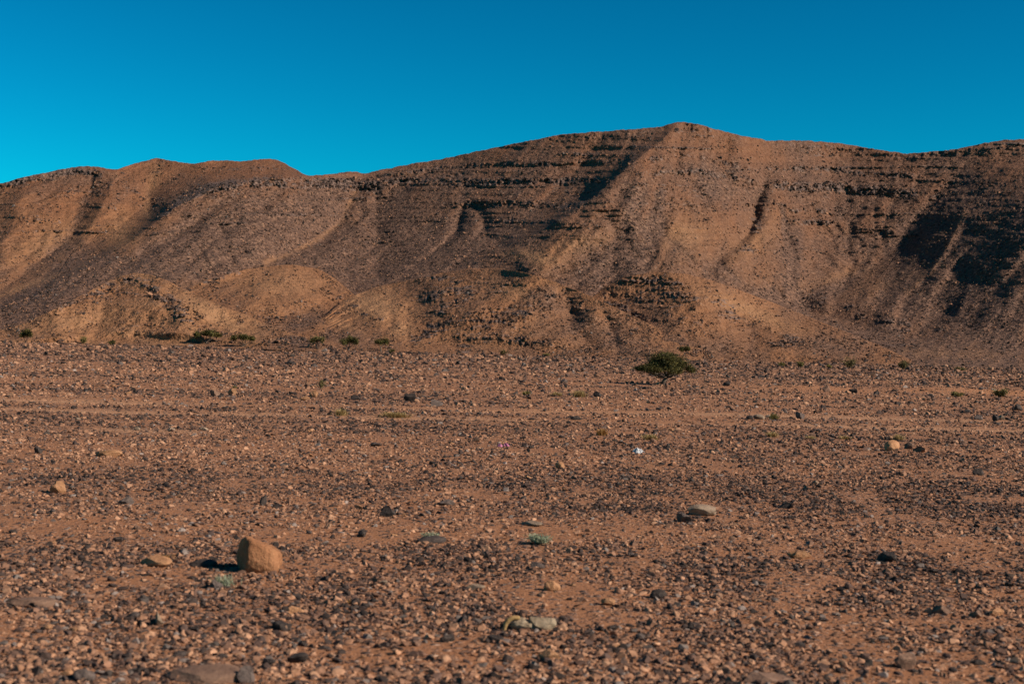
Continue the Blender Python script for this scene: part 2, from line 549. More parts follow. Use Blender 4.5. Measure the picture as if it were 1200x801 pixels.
def sheet(name, label, x0, x1, sky_pts, base_fn, toe_fn, crest_fn, expo, spurs, gullies, bands, rocks, screes, sands,
          rough=1.0, nrub=0, seed=0, step=1.0, back=0.55, rock0=-0.15, scree0=0.63, extra=None, ero=0.85, beds=1.0, sand0=0.0):
    xs = np.arange(x0, x1 + step, step)
    sp = np.array(sky_pts, float)
    ys = np.interp(xs, sp[:, 0], sp[:, 1])
    ys = np.convolve(np.pad(ys, 4, mode='edge'), np.ones(9) / 9, 'valid')
    ys = ys + (1.3 * fbm(xs / 16.0, xs * 0 + seed, 4, 60 + seed, 0.65) + 0.3 * (cellr(xs / 3.0, xs * 0, 5 + seed) - 0.5)) * rough
    ysm = smooth_interp(xs, sp[:, 0], sp[:, 1], 70)      # the broad form of the crest, without its small notches
    yb = base_fn(xs)
    ybm = smooth_interp(xs, xs, yb, 70)
    n = int(max(40, np.max(yb - ys) / (0.9 * step)))
    t = np.linspace(0, 1, n)[:, None]
    PX = np.broadcast_to(xs[None, :], (n, len(xs))).copy()
    PY = yb[None, :] + (ys - yb)[None, :] * t
    if callable(crest_fn):
        toe = toe_fn(xs)[None, :]; crest = crest_fn(xs)[None, :]
        td = np.maximum(0, (ybm[None, :] - PY) / (ybm - ysm)[None, :])
        Y = toe + (crest - toe) * td ** expo
    else:                       # a foothill: bulges out of the big slope by this many metres at its crest
        env = np.sin(np.pi * np.clip((xs - x0) / (x1 - x0), 0, 1)) ** 0.8
        Y = main_depth(PX, PY) - 0.6 + (7.0 * (1 - env[None, :]) ** 3 - 2.4) * sstep(0, 0.5, t) - crest_fn * env[None, :] * sstep(0, 0.25, t) * (0.15 + 0.85 * t ** 0.75)
    fade = sstep(0.0, 0.25, t)
    rel = 0
    for (pts, amps, wl, wr) in spurs: rel = rel - crease(PX, PY, pts, amps, wl, wr)
    for (pts, amps, wl, wr) in gullies: rel = rel + crease(PX, PY, pts, amps, wl, wr, 1.5)
    # downslope rills and lumps
    wx = PX + 10 * pn(PX / 40, PY / 40, 3 + seed)
    # across-slope coordinate: most of the face drains down to the left, the middle of the right half straight down
    ac = wx + smooth_interp(PX, [0, 560, 720, 830, 980, 1080, 1200], [1.5, 1.5, 1.0, 0.0, 0.15, 0.8, 1.0]) * (PY - 300)
    rel = rel + rough * (2.6 * fbm(wx / 95.0, PY / 48.0, 3, 70 + seed) + 3.4 * fbm(ac / 46.0, PY / 130.0, 3, 78 + seed, 0.45) + 0.8 * fbm(wx / 24.0, PY / 10.0, 2, 75 + seed))
    if extra is not None: rel = rel + extra(PX, PY)
    cutd = erode(PX, PY, Y + rel * fade, ero, seed) * sstep(0.02, 0.5, t) * sstep(18, 60, yb - ys)[None, :]
    rel = rel + cutd
    # thin bedding that follows the slope
    q = PY + 5 * pn(PX / 130, PX * 0 + 3.5, 140) + 1.5 * pn(PX / 30, PX * 0 + 1.5, 141)
    bed = pn(q / 5.5, PX / 260, 142 + seed) + 0.6 * pn(q / 2.6, PX / 90, 143 + seed)
    up = sstep(0.38, 0.6, t + 0.12 * pn(PX / 60, PY / 60, 144)) * beds * (1 - 0.6 * sstep(1080, 1140, PX + 0.6 * (PY - 240)) * sstep(190, 215, PY))
    rel = rel - 1.15 * bed * up
    rf = sstep(1080, 1140, PX + 0.6 * (PY - 240)) * sstep(190, 215, PY) * beds
    rock = np.full(PX.shape, rock0)
    rock = rock + 0.3 * fbm(PX / 55, PY / 15.0, 2, 147) * up
    rock = rock + np.clip(bed, 0, 1) * up * (0.95 + 0.9 * pn(PX / 60, PY / 20, 145))
    for bi, (pts, th, st) in enumerate(bands):
        ph = 3.7 * bi + 0.4
        pts = np.array(pts, float); th = th * 0.85
        yl = np.interp(PX, pts[:, 0], pts[:, 1]) + 2.2 * pn(PX / 23, PX * 0 + 1.5, 81) + th / 2
        ends = sstep(pts[0, 0] - 12, pts[0, 0] + 12, PX) * sstep(pts[-1, 0] + 12, pts[-1, 0] - 12, PX)
        ends = ends * (1 - 0.75 * rf)
        brk = np.clip(0.85 + 0.7 * pn(PX / 24, PX * 0 + ph, 83) + 0.7 * pn(PX / 6, PY / 4 + ph, 84), 0.3, 1.3)
        d = yl - PY
        cl = np.where(d < 0, 0, np.where(d < th, d, np.maximum(0, th - (d - th) * 0.45)))
        rel = rel - 0.4 * cl * ends * np.clip(0.8 + 0.5 * pn(PX / 26, PX * 0 + ph, 83) + 0.25 * pn(PX / 7, PX * 0 + ph, 84), 0.1, 1) * min(1, st)
        m = sstep(-4, 1, d) * sstep(th * 1.25 + 4, th * 0.7, d)
        rock = np.maximum(rock, m * ends * np.minimum(brk, 1.05) * st * 0.64)
    lay = pn(PX / 26.0, PY / 3.6, 90 + seed) + 0.5 * pn(PX / 9.0, PY / 1.8, 91 + seed)
    for (cx, cy, rx, ry, ang, st) in rocks:
        rock = np.maximum(rock, blob(PX, PY, cx, cy, rx, ry, ang) * st * (0.6 + 1.2 * lay))
    rock = rock + 0.22 * pn(PX / 20, PY / 5.0, 95 + seed) * sstep(0.1, 0.5, t)
    blocky = (cellr(PX / 2.6 + 0.5 * pn(PX / 7, PY / 7, 1), PY / 3.4, 7) - 0.5) * 2.2
    rel = rel + np.clip(rock, 0, 1) * (blocky - 0.9) + rough * (0.7 * pn(PX / 6.5, PY / 3.0, 97 + seed) + 0.4 * pn(PX / 3.2, PY / 1.6, 98 + seed)) * (0.5 + np.clip(rock, 0, 1))
    scree = scree0 + 0.16 * np.clip(cutd, -2, 3) + 0.55 * fbm(PX / 60.0, PY / 60.0, 3, 101 + seed) + 0.32 * fbm(ac / 17.0, PY / 60.0, 3, 105 + seed)
    for q in screes:
        if isinstance(q[0], list):
            D, S, T = pl_dist(PX, PY, q[0])
            scree = scree + np.exp(-(D / (q[1] * (0.6 + 0.8 * T) * (1 + 0.8 * pn(PX / 14, PY / 14, 120)))) ** 2) * q[2]
        else:
            cx, cy, rx, ry, ang, st = q
            scree = scree + blob(PX, PY, cx, cy, rx, ry, ang) * st
    sand = np.full(PX.shape, sand0) * np.clip(0.7 + 1.2 * pn(PX / 40, PY / 16, 150), 0, 1)
    for q in sands:
        if isinstance(q[0], tuple) or isinstance(q[0], list):
            pts, wd, st = q
            D, S, T = pl_dist(PX, PY, pts)
            k = np.exp(-(D / wd) ** 2) * st * 0.55
        else:
            cx, cy, rx, ry, ang, st = q
            k = blob(PX, PY, cx, cy, rx, ry, ang) * st * 0.85
        sand = np.maximum(sand, k)
        scree = scree - 0.9 * k
    Y = Y + rel * fade
    lo = t[:, 0] < 0.35
    Y[lo] = np.maximum.accumulate(Y[lo], 0)
    a, b = ray(PX, PY)
    X = a * Y; Z = HC + b * Y
    sheets.append((xs, yb, ys, Y))
    # the far side falls away behind the crest
    rows = []
    zc, yc, xc = Z[-1], Y[-1], a[-1]
    nb = 7
    for k in range(1, nb + 1):
        d = (zc.max() + 6) / back * (k / nb) ** 1.6
        Yk = yc + d
        rows.append(np.stack([xc * Yk, Yk, zc - back * d * (0.35 + 0.65 * k / nb)], -1))
    P = np.concatenate([np.stack([X, Y, Z], -1), np.stack(rows, 0)], 0)
    A = np.stack([np.clip(rock, 0, 1), np.clip(scree, 0, 1), np.clip(sand, 0, 1), np.ones_like(rock)], -1)
    A = np.concatenate([A, np.repeat(A[-1:], nb, 0)], 0)
    o = grid_mesh(name, P, M_MOUNT, A, smooth=False if False else True)
    tag(o, label, 'mountain' if name == 'mountain' else 'hill', kind='structure')
    if nrub:
        k = rng.integers(0, PX.size, nrub * 6)
        pr = 0.12 + 0.75 * np.clip(rock, 0, 1).ravel()[k] + 0.5 * np.clip(scree, 0, 1).ravel()[k] + 0.9 * fbm(PX.ravel()[k] / 22, PY.ravel()[k] / 12, 2, 160) - 0.3 * np.clip(sand, 0, 1).ravel()[k]
        k = k[(rng.random(len(k)) < pr) & (k // PX.shape[1] < 0.97 * n)][:nrub]
        xx, yy, zz = X.ravel()[k], Y.ravel()[k], Z.ravel()[k]
        rr = np.clip(rock, 0, 1).ravel()[k]
        s = np.exp(rng.normal(math.log(0.38), 0.36, len(k))) * (1 + 0.6 * rr) * (yy / 420.0) ** 0.6
        rubble.append(np.stack([xx, yy, zz, s, np.clip(0.35 + 0.65 * rr + rng.normal(0, 0.3, len(k)), 0, 1)], 1))
    return o


def edge_y(x):        # where the plain meets the slopes, in the photo
    return np.interp(x, [-200, 0, 150, 300, 480, 600, 760, 900, 1050, 1200, 1400], [398, 402, 404.5, 406, 412, 416, 421, 426, 430, 433.5, 437]) + 3.0


def main_depth(PX, PY):
    """depth of the big slope where a point of the photo falls on it, smoothed along the slope"""
    xs, yb, ys, Yg = sheets[0]
    k = 31
    Ys = np.apply_along_axis(lambda v: np.convolve(np.pad(v, k // 2, mode='edge'), np.ones(k) / k, 'valid'), 1, Yg)
    n = len(Yg)
    c = np.clip(np.round((PX - xs[0]) / (xs[1] - xs[0])).astype(int), 0, len(xs) - 1)
    r = np.clip((yb[c] - PY) / (yb[c] - ys[c]) * (n - 1), 0, n - 1.001)
    r0 = r.astype(int); f = r - r0
    return Ys[r0, c] * (1 - f) + Ys[r0 + 1, c] * f


def smooth_interp(x, xp, fp, w=45):
    g = np.arange(-400, 1601, 5.0)
    k = np.exp(-(np.arange(-3 * w, 3 * w + 1, 5.0) / w) ** 2); k /= k.sum()
    f = np.convolve(np.pad(np.interp(g, xp, fp), len(k) // 2, mode='edge'), k, 'valid')
    return np.interp(x, g, f)


def main_crest(x): return smooth_interp(x, [-160, 0, 200, 420, 560, 740, 850, 960, 1080, 1200, 1380], [465, 478, 506, 522, 508, 472, 470, 502, 490, 472, 466])


def right_flank(PX, PY):
    """the spur that comes forward at the right edge: its flank faces left"""
    xb = np.interp(PY, [150, 186, 196, 212, 232, 254, 285, 320, 360, 400, 440], [1330, 1205, 1165, 1136, 1110, 1087, 1062, 1050, 1058, 1080, 1110])
    k = np.interp(PY, [150, 240, 270, 300, 350, 400, 440], [0.36, 0.36, 0.31, 0.24, 0.16, 0.08, 0.02])
    d = np.maximum(PX - xb, 0)
    return -k * np.where(d < 120, d, 120 + 40 * (1 - np.exp(-(d - 120) / 40)))


def const(v): return lambda x: np.full_like(np.asarray(x, float), v)


SKY = [(-160, 232), (-60, 222), (0, 215), (30, 207), (60, 201), (90, 195), (110, 195), (135, 199), (150, 194), (170, 188), (186, 185.5),
       (205, 189), (222, 192), (245, 189), (262, 188), (285, 189), (300, 187), (318, 186), (330, 189), (345, 198), (360, 206), (380, 205), (400, 202),
       (418, 201), (428, 204), (445, 199), (480, 192.5), (520, 186), (560, 177), (600, 169), (640, 161), (660, 157), (700, 154.5), (740, 151.5),
       (772, 149), (785, 145), (800, 142.5), (815, 145), (840, 152), (870, 159), (900, 165), (915, 164.5), (950, 165), (985, 168), (1020, 174),
       (1060, 180), (1090, 178), (1120, 175), (1150, 168), (1175, 164.5), (1200, 163), (1235, 166), (1290, 186), (1380, 225)]
S_spur = [
    ([(800, 143), (775, 165), (745, 188), (715, 214), (690, 236), (650, 261), (610, 284), (560, 308)], [5, 18, 28, 32, 28, 20, 12, 5], 9, 110),
    ([(440, 203), (358, 206), (300, 211), (245, 222), (205, 243), (185, 258), (150, 285), (100, 315), (50, 340), (0, 362)], [6, 26, 40, 44, 42, 38, 30, 24, 18, 10], 12, 120),
    ([(1240, 180), (1200, 186), (1165, 196), (1135, 212), (1110, 232), (1087, 254), (1062, 285)], [5, 5, 5, 4, 3, 2, 1], 7, 90),
    ([(140, 200), (128, 225), (112, 255), (92, 285)], [4, 9, 9, 4], 16, 40),
    ([(30, 208), (20, 250), (0, 300)], [6, 12, 6], 30, 50),
    ([(1130, 250), (1110, 290), (1090, 320), (1055, 345)], [2, 3, 3, 2], 6, 8),
    ([(950, 172), (960, 240), (965, 262)], [2, 4, 3], 20, 20),
    ([(600, 300), (612, 297), (640, 312), (655, 325)], [2, 3, 3, 1], 40, 26),
    ([(800, 150), (700, 230), (600, 290), (480, 335), (380, 375)], [0, 12, 20, 18, 8], 190, 70),
    ([(380, 225), (300, 262), (200, 305), (100, 345)], [0, 8, 10, 4], 60, 60),
]
S_gully = [
    ([(897, 207), (893, 224), (886, 240), (885, 256), (877, 273), (862, 289), (845, 303), (826, 320)], [0.5, 5, 9, 8, 7, 5, 4, 2], 22, 7),
    ([(985, 215), (975, 275), (958, 345)], [10, 16, 10], 75, 75),
    ([(916, 240), (920, 270), (930, 300), (926, 330), (942, 352)], [1, 3.5, 3.5, 3, 1], 10, 7),
    ([(1085, 255), (1060, 288), (1020, 312), (985, 335), (945, 352)], [3, 7, 8, 7, 6], 26, 16),
    ([(830, 322), (880, 345), (945, 362), (990, 376), (1030, 392), (1080, 404)], [4, 8, 10, 10, 9, 5], 22, 16),
    ([(1135, 330), (1110, 365), (1075, 390)], [1, 5, 4], 16, 11),
    ([(106, 226), (96, 256), (82, 280), (50, 302), (10, 322)], [3, 6, 6, 5, 3], 24, 11),
    ([(186, 193), (174, 225), (175, 254), (160, 274), (110, 300), (50, 328), (0, 352)], [4, 7, 7, 8, 7, 6, 4], 30, 16),
    ([(428, 205), (412, 232), (398, 260), (374, 280), (332, 302), (290, 316), (240, 334)], [5, 9, 10, 10, 9, 7, 4], 24, 15),
    ([(760, 160), (700, 212), (640, 258), (560, 302), (480, 332), (400, 357), (330, 382)], [2, 6, 6, 6, 6, 5, 3], 64, 21),
    ([(560, 235), (500, 278), (440, 310), (370, 340)], [1, 5, 5, 2], 36, 20),
    ([(480, 222), (440, 262), (390, 298), (330, 328)], [1, 5, 5, 2], 30, 20),
    ([(350, 232), (290, 268), (220, 302), (140, 335)], [1, 6, 6, 2], 40, 24),
    ([(265, 240), (200, 284), (130, 316), (60, 342)], [1, 5, 5, 2], 36, 20),
    ([(630, 285), (600, 320), (560, 345)], [0.5, 1.5, 0.5], 26, 14),
    ([(545, 235), (535, 270), (515, 290)], [2, 5, 2], 9, 7),
    ([(705, 240), (720, 280), (712, 330), (735, 350)], [1, 3, 4, 2], 34, 28),
    ([(770, 225), (765, 275), (755, 320)], [1, 3, 2], 20, 20),
    ([(560, 240), (570, 275), (590, 290)], [2, 3, 2], 8, 8),
]
S_band = [
    ([(445, 206), (520, 197), (600, 192), (700, 190), (742, 188)], 4.5, 0.85), ([(400, 224), (470, 211), (560, 214), (640, 211), (716, 212)], 7, 1.2),
    ([(530, 240), (600, 237), (660, 240), (690, 243)], 7, 0.9), ([(575, 258), (610, 259), (660, 258)], 4.5, 0.9),
    ([(640, 163), (700, 160), (770, 156)], 4, 0.6), ([(560, 228), (640, 226), (700, 228)], 4, 0.5),
    ([(755, 189), (790, 181), (830, 186), (888, 201)], 5, 0.9), ([(745, 203), (820, 201), (890, 214)], 6, 0.9), ([(735, 216), (780, 224), (830, 226)], 4, 0.5),
    ([(690, 248), (740, 246), (765, 250)], 4, 0.5),
    ([(900, 197), (950, 197), (1000, 202), (1075, 206)], 5, 0.85), ([(905, 217), (960, 219), (1010, 223), (1078, 226)], 10, 1.3),
    ([(924, 246), (950, 246), (975, 249)], 5, 0.85), ([(926, 260), (950, 260), (978, 263)], 5, 1.0), ([(1004, 268), (1024, 270), (1046, 271)], 5, 1.0),
    ([(905, 168), (960, 172), (1010, 178), (1060, 183), (1120, 180), (1200, 170)], 4, 0.7), ([(950, 180), (985, 182)], 7, 0.8),
    ([(188, 252), (210, 236), (242, 221), (290, 213), (340, 214), (400, 215), (450, 218)], 11, 1.4), ([(240, 232), (300, 226), (380, 228)], 5, 0.5),
    ([(0, 218), (40, 208), (95, 199), (125, 204)], 7, 1.25), ([(118, 213), (150, 220), (168, 230)], 4, 0.85), ([(112, 238), (140, 246)], 4, 0.7),
    ([(40, 228), (80, 232)], 4, 0.6), ([(10, 254), (45, 258), (80, 262)], 4, 0.6), ([(170, 192), (200, 193)], 6, 0.7), ([(225, 198), (270, 197), (340, 197)], 4, 0.7),
    ([(1090, 232), (1200, 222)], 5, 0.7), ([(1080, 255), (1200, 245)], 5, 0.7), ([(1110, 275), (1200, 268)], 5, 0.6), ([(0, 205), (1, 206)], 1, 0.0),
]
S_rocks = [
    (885, 262, 9, 16, 10, 1.0), (875, 292, 16, 8, 0, 0.8), (820, 155, 70, 9, 10, 0.5), (960, 172, 50, 8, 3, 0.6), (560, 205, 130, 12, -5, 0.5),
    (185, 235, 10, 8, 0, 0.8), (120, 222, 30, 10, 10, 0.5), (60, 205, 50, 8, -20, 0.7), (270, 320, 26, 4, -22, 0.7), (282, 292, 14, 6, 20, 0.6),
    (1150, 230, 70, 40, 0, 0.45), (955, 352, 14, 10, -30, 0.9), (998, 362, 9, 9, -40, 1.0), (1008, 370, 8, 5, 0, 1.0), (1062, 382, 9, 11, -40, 1.0),
    (1038, 375, 14, 6, 20, 0.9), (1012, 398, 10, 6, 0, 0.9), (1058, 404, 26, 6, 0, 0.7), (925, 398, 28, 7, -5, 0.7), (445, 225, 30, 10, 0, 0.5), (410, 215, 60, 10, 0, 0.6),
    (795, 235, 60, 25, 0, 0.4), (45, 345, 40, 5, -20, 0.8), (20, 360, 30, 6, -30, 0.6), (1100, 388, 12, 6, -50, 0.8), (700, 335, 20, 6, 0, 0.4),
]
S_scree = [(60, 245, 110, 34, -10, -0.55), (265, 197, 90, 11, 0, -0.6), (150, 262, 46, 26, -35, -0.4), (280, 290, 130, 34, -22, 0.3), (420, 290, 90, 40, -25, 0.2), (840, 270, 70, 40, 0, -0.12), (870, 180, 120, 14, 8, -0.3), (110, 335, 120, 18, -20, 0.7), (400, 300, 80, 30, -15, 0.4), (300, 265, 110, 38, -18, 0.55), (110, 330, 90, 14, -22, 0.5), (470, 300, 90, 40, -20, 0.55), (740, 310, 45, 28, 0, 0.5), (1130, 340, 90, 80, 0, 0.7),
           (900, 350, 50, 12, 30, 0.6), (450, 340, 90, 14, -18, 0.5), (930, 290, 12, 40, 5, 0.6), (560, 280, 40, 18, -30, 0.4), (760, 395, 120, 16, 4, 0.5), (1000, 410, 160, 14, 3, 0.25),
           ([(742, 232), (738, 270), (700, 330), (690, 370)], 14, 0.6), ([(772, 228), (768, 270), (745, 315), (725, 350)], 10, 0.5), ([(916, 240), (921, 275), (930, 312), (926, 335)], 5, 0.7),
           ([(560, 308), (480, 335), (400, 362), (330, 385)], 11, 0.6), ([(1020, 310), (985, 335), (945, 354)], 8, 0.6), ([(400, 220), (330, 270), (240, 300), (150, 330), (60, 362)], 22, 0.45),
           ([(545, 250), (500, 290), (430, 320), (360, 345)], 16, 0.4), ([(100, 235), (90, 268), (60, 296)], 9, 0.5), ([(830, 335), (890, 362), (960, 385), (1040, 400)], 9, 0.5), ([(655, 335), (662, 360), (650, 395)], 10, 0.6)]
S_sand = [
    ([(416, 226), (402, 257), (376, 279), (332, 301), (312, 307)], 4.5, 0.9), (235, 305, 40, 13, -22, 0.75), (45, 330, 60, 4, -20, 0.6), ([(185, 195), (176, 225), (172, 250)], 7, 0.6),
    ([(240, 330), (170, 345), (90, 368), (30, 380)], 7, 0.5), (800, 278, 26, 22, 0, 0.55), (690, 285, 40, 12, -15, 0.5), (620, 300, 35, 10, 10, 0.75), (60, 285, 50, 18, -20, 0.45),
    ([(540, 250), (530, 280)], 2.5, 0.7), ([(1130, 250), (1110, 290), (1090, 320), (1060, 342)], 3.5, 0.8), (1060, 325, 50, 12, -20, 0.4), (880, 285, 40, 14, -30, 0.4),
    (140, 270, 20, 20, -30, 0.45), ([(840, 335), (900, 362), (960, 385), (1000, 398)], 5, 0.6), (1060, 412, 160, 8, 2, 0.5), (985, 325, 45, 10, -15, 0.5),
]
sheet('mountain', 'long reddish brown desert mountain ridge with dark rock bands across the horizon', -160, 1380, SKY, edge_y, const(256),
      main_crest, 0.74,
      S_spur, S_gully, S_band, S_rocks, S_scree, S_sand, rough=1.0, nrub=42000, seed=0, extra=right_flank)

sheet('hill', 'small tan cone shaped hill with broken dark ledges at the left foot of the mountain', -60, 400,
      [(-60, 402), (0, 387), (30, 378), (60, 364), (90, 349), (115, 335), (135, 325), (155, 319.5), (175, 321), (195, 328), (215, 338), (240, 350), (270, 362), (300, 374), (335, 388), (370, 401), (400, 409)],
      edge_y, const(254), 30, 0.85,
      [([(155, 320), (185, 345), (220, 375), (250, 402)], [2, 6, 6, 0], 100, 60), ([(60, 365), (70, 395)], [2, 3], 30, 20)],
      [([(125, 335), (120, 370), (110, 398)], [2, 3, 2], 20, 20)],
      [([(60, 366), (90, 352), (130, 331), (158, 325)], 4, 0.8), ([(160, 330), (190, 345), (240, 372)], 4, 0.8)],
      [(122, 338, 30, 7, -24, 1.0), (160, 329, 22, 8, 10, 1.0), (195, 352, 38, 11, 32, 1.05), (215, 372, 26, 7, 25, 0.95), (140, 345, 40, 7, 0, 0.55), (160, 380, 60, 6, 0, 0.35)],
      [(330, 402, 50, 6, 0, 0.4)], [(250, 368, 60, 12, 28, 0.75), (100, 375, 70, 16, -10, 0.5), (30, 385, 40, 8, 0, 0.4)], rough=0.45, ero=0.7, beds=0.3, sand0=0.3, nrub=2000, seed=3, rock0=-0.3, scree0=0.05)

sheet('hill', 'smooth pale tan rise between the cone hill and the mountain slope', 190, 470,
      [(190, 356), (215, 340), (240, 329), (290, 314.5), (340, 309.5), (375, 315), (395, 328), (415, 345), (440, 372), (470, 405)],
      edge_y, const(254.5), 9, 0.82,
      [([(330, 310), (345, 340), (370, 375)], [2, 5, 4], 60, 30)], [([(400, 350), (365, 360), (330, 372), (300, 378)], [2, 5, 5, 3], 10, 14)],
      [([(215, 342), (245, 329), (285, 318)], 4, 0.9)], [(250, 328, 30, 4, -18, 0.9), (400, 350, 20, 5, 10, 0.7), (330, 372, 40, 6, -12, 0.7), (345, 360, 40, 4, -10, 0.4)],
      [(345, 378, 60, 10, -10, 0.7), (390, 340, 14, 12, 0, 0.4)], [(330, 332, 60, 18, 0, 0.4)], rough=0.45, ero=0.7, beds=0.3, sand0=0.1, nrub=2600, seed=5, rock0=-0.3, scree0=0.05)

sheet('hill', 'broad brown foothill streaked with thin dark ledges in the middle', 335, 860,
      [(335, 408), (360, 388), (385, 366), (405, 350), (440, 336), (480, 328), (510, 321), (545, 315), (580, 314), (610, 318), (650, 330), (690, 346), (730, 364), (775, 386), (820, 408), (860, 424)],
      edge_y, const(254), 26, 0.8,
      [([(570, 314), (560, 345), (550, 375), (540, 408)], [2, 7, 7, 0], 60, 110), ([(440, 336), (440, 362), (430, 395)], [2, 5, 0], 60, 45)],
      [([(495, 326), (490, 350), (484, 372), (468, 398)], [1, 6, 5, 0], 26, 20), ([(655, 330), (670, 365), (690, 405)], [2, 6, 4], 25, 18), ([(700, 352), (715, 380), (725, 410)], [1, 3, 2], 12, 10)],
      [],
      [(515, 325, 40, 5, 8, 0.9), (540, 342, 60, 12, -8, 0.95), (530, 358, 40, 8, -25, 0.95), (515, 383, 46, 7, -20, 1.1), (490, 396, 30, 5, -15, 0.9), (545, 408, 14, 6, 0, 1.1),
       (590, 370, 60, 16, -12, 0.75), (600, 395, 70, 10, 10, 0.65), (415, 358, 16, 5, 10, 0.8), (435, 372, 30, 4, 14, 0.6), (660, 352, 40, 8, 20, 0.6), (560, 395, 40, 8, 0, 0.7), (650, 408, 60, 6, 4, 0.6)],
      [(700, 385, 60, 18, 30, 0.6), (390, 392, 40, 9, 10, 0.6), (640, 350, 30, 12, 20, 0.3)],
      [(440, 358, 42, 20, 10, 0.8), (470, 385, 18, 12, 0, 0.6), (600, 340, 40, 12, 15, 0.35), (400, 380, 30, 8, 20, 0.4)], rough=0.55, ero=0.7, beds=0.4, sand0=0.1, nrub=3400, seed=8, rock0=-0.1, scree0=0.15)

sheet('hill', 'low rocky brown foothill with a blackish outcrop right of the middle', 650, 1075,
      [(650, 395), (670, 372), (690, 352), (708, 336), (730, 325), (765, 318.5), (800, 320), (830, 327), (870, 341), (910, 356), (950, 372), (990, 388), (1030, 404), (1075, 425)],
      edge_y, const(254.5), 26, 0.8,
      [([(780, 319), (820, 350), (860, 395)], [2, 7, 0], 90, 90)], [([(700, 345), (720, 365), (745, 385)], [2, 4, 3], 10, 16), ([(850, 340), (870, 370), (885, 400)], [1, 4, 3], 16, 14)],
      [],
      [(770, 330, 60, 7, 4, 0.85), (800, 345, 60, 10, 10, 0.7), (722, 360, 22, 8, 20, 1.25), (738, 370, 12, 6, 0, 1.2), (760, 352, 50, 8, 10, 0.6), (862, 372, 20, 7, 20, 0.95), (850, 355, 40, 10, 25, 0.6), (930, 400, 30, 8, -5, 0.85),
       (790, 375, 50, 8, 5, 0.55), (780, 408, 40, 4, -3, 0.8)],
      [(760, 400, 90, 9, 8, 0.7), (960, 405, 40, 10, 10, 0.4)], [(880, 365, 60, 9, 22, 0.55), (700, 392, 40, 8, 20, 0.4)], rough=0.5, ero=0.6, beds=0.5, sand0=0.0, nrub=2600, seed=12, rock0=-0.08, scree0=0.2)

sheet('hill', 'tiny stony mound at the foot of the hills behind the distant acacias', 312, 372,
      [(312, 407), (322, 399), (333, 394), (345, 392.5), (358, 396), (372, 407)], edge_y, const(232), const(241), 0.9, [], [], [],
      [(328, 399, 12, 5, 0, 1.2), (340, 396, 16, 3, 0, 0.8)], [(350, 400, 20, 6, 0, 0.5)], [], rough=0.15, ero=0.1, beds=0.0, nrub=160, seed=15, rock0=-0.2, scree0=0.3, step=0.5)

# ------------------------------------------------------------------ stones
def rock_mesh(name, seed, sub, cuts, flat=1.0, jag=0.1, lim=(0.45, 0.8)):
    r = np.random.default_rng(seed)
    bm = bmesh.new()
    bmesh.ops.create_icosphere(bm, subdivisions=sub, radius=1.0)
    V = np.array([v.co[:] for v in bm.verts])
    n = sum(r.uniform(0.3, 1) * np.sin(V @ r.normal(0, 2.2, 3) + r.uniform(0, 6)) for _ in range(5))
    V = V * (1 + jag * n[:, None])
    for _ in range(cuts):
        d = r.normal(size=3); d /= np.linalg.norm(d)
        k = r.uniform(*lim)
        s = V @ d
        V = V - np.maximum(0, s - k)[:, None] * d
    if sub >= 3:
        n = sum(np.sin(V @ r.normal(0, 9, 3) + r.uniform(0, 6)) for _ in range(6))
        V = V * (1 + 0.010 * n[:, None])
    V[:, 2] *= flat
    V -= (V.max(0) + V.min(0)) / 2
    V /= (V[:, 0].max() - V[:, 0].min())          # one metre wide
    for v, c in zip(bm.verts, V): v.co = c
    me = bpy.data.meshes.new(name)
    bm.to_mesh(me); bm.free()
    return me


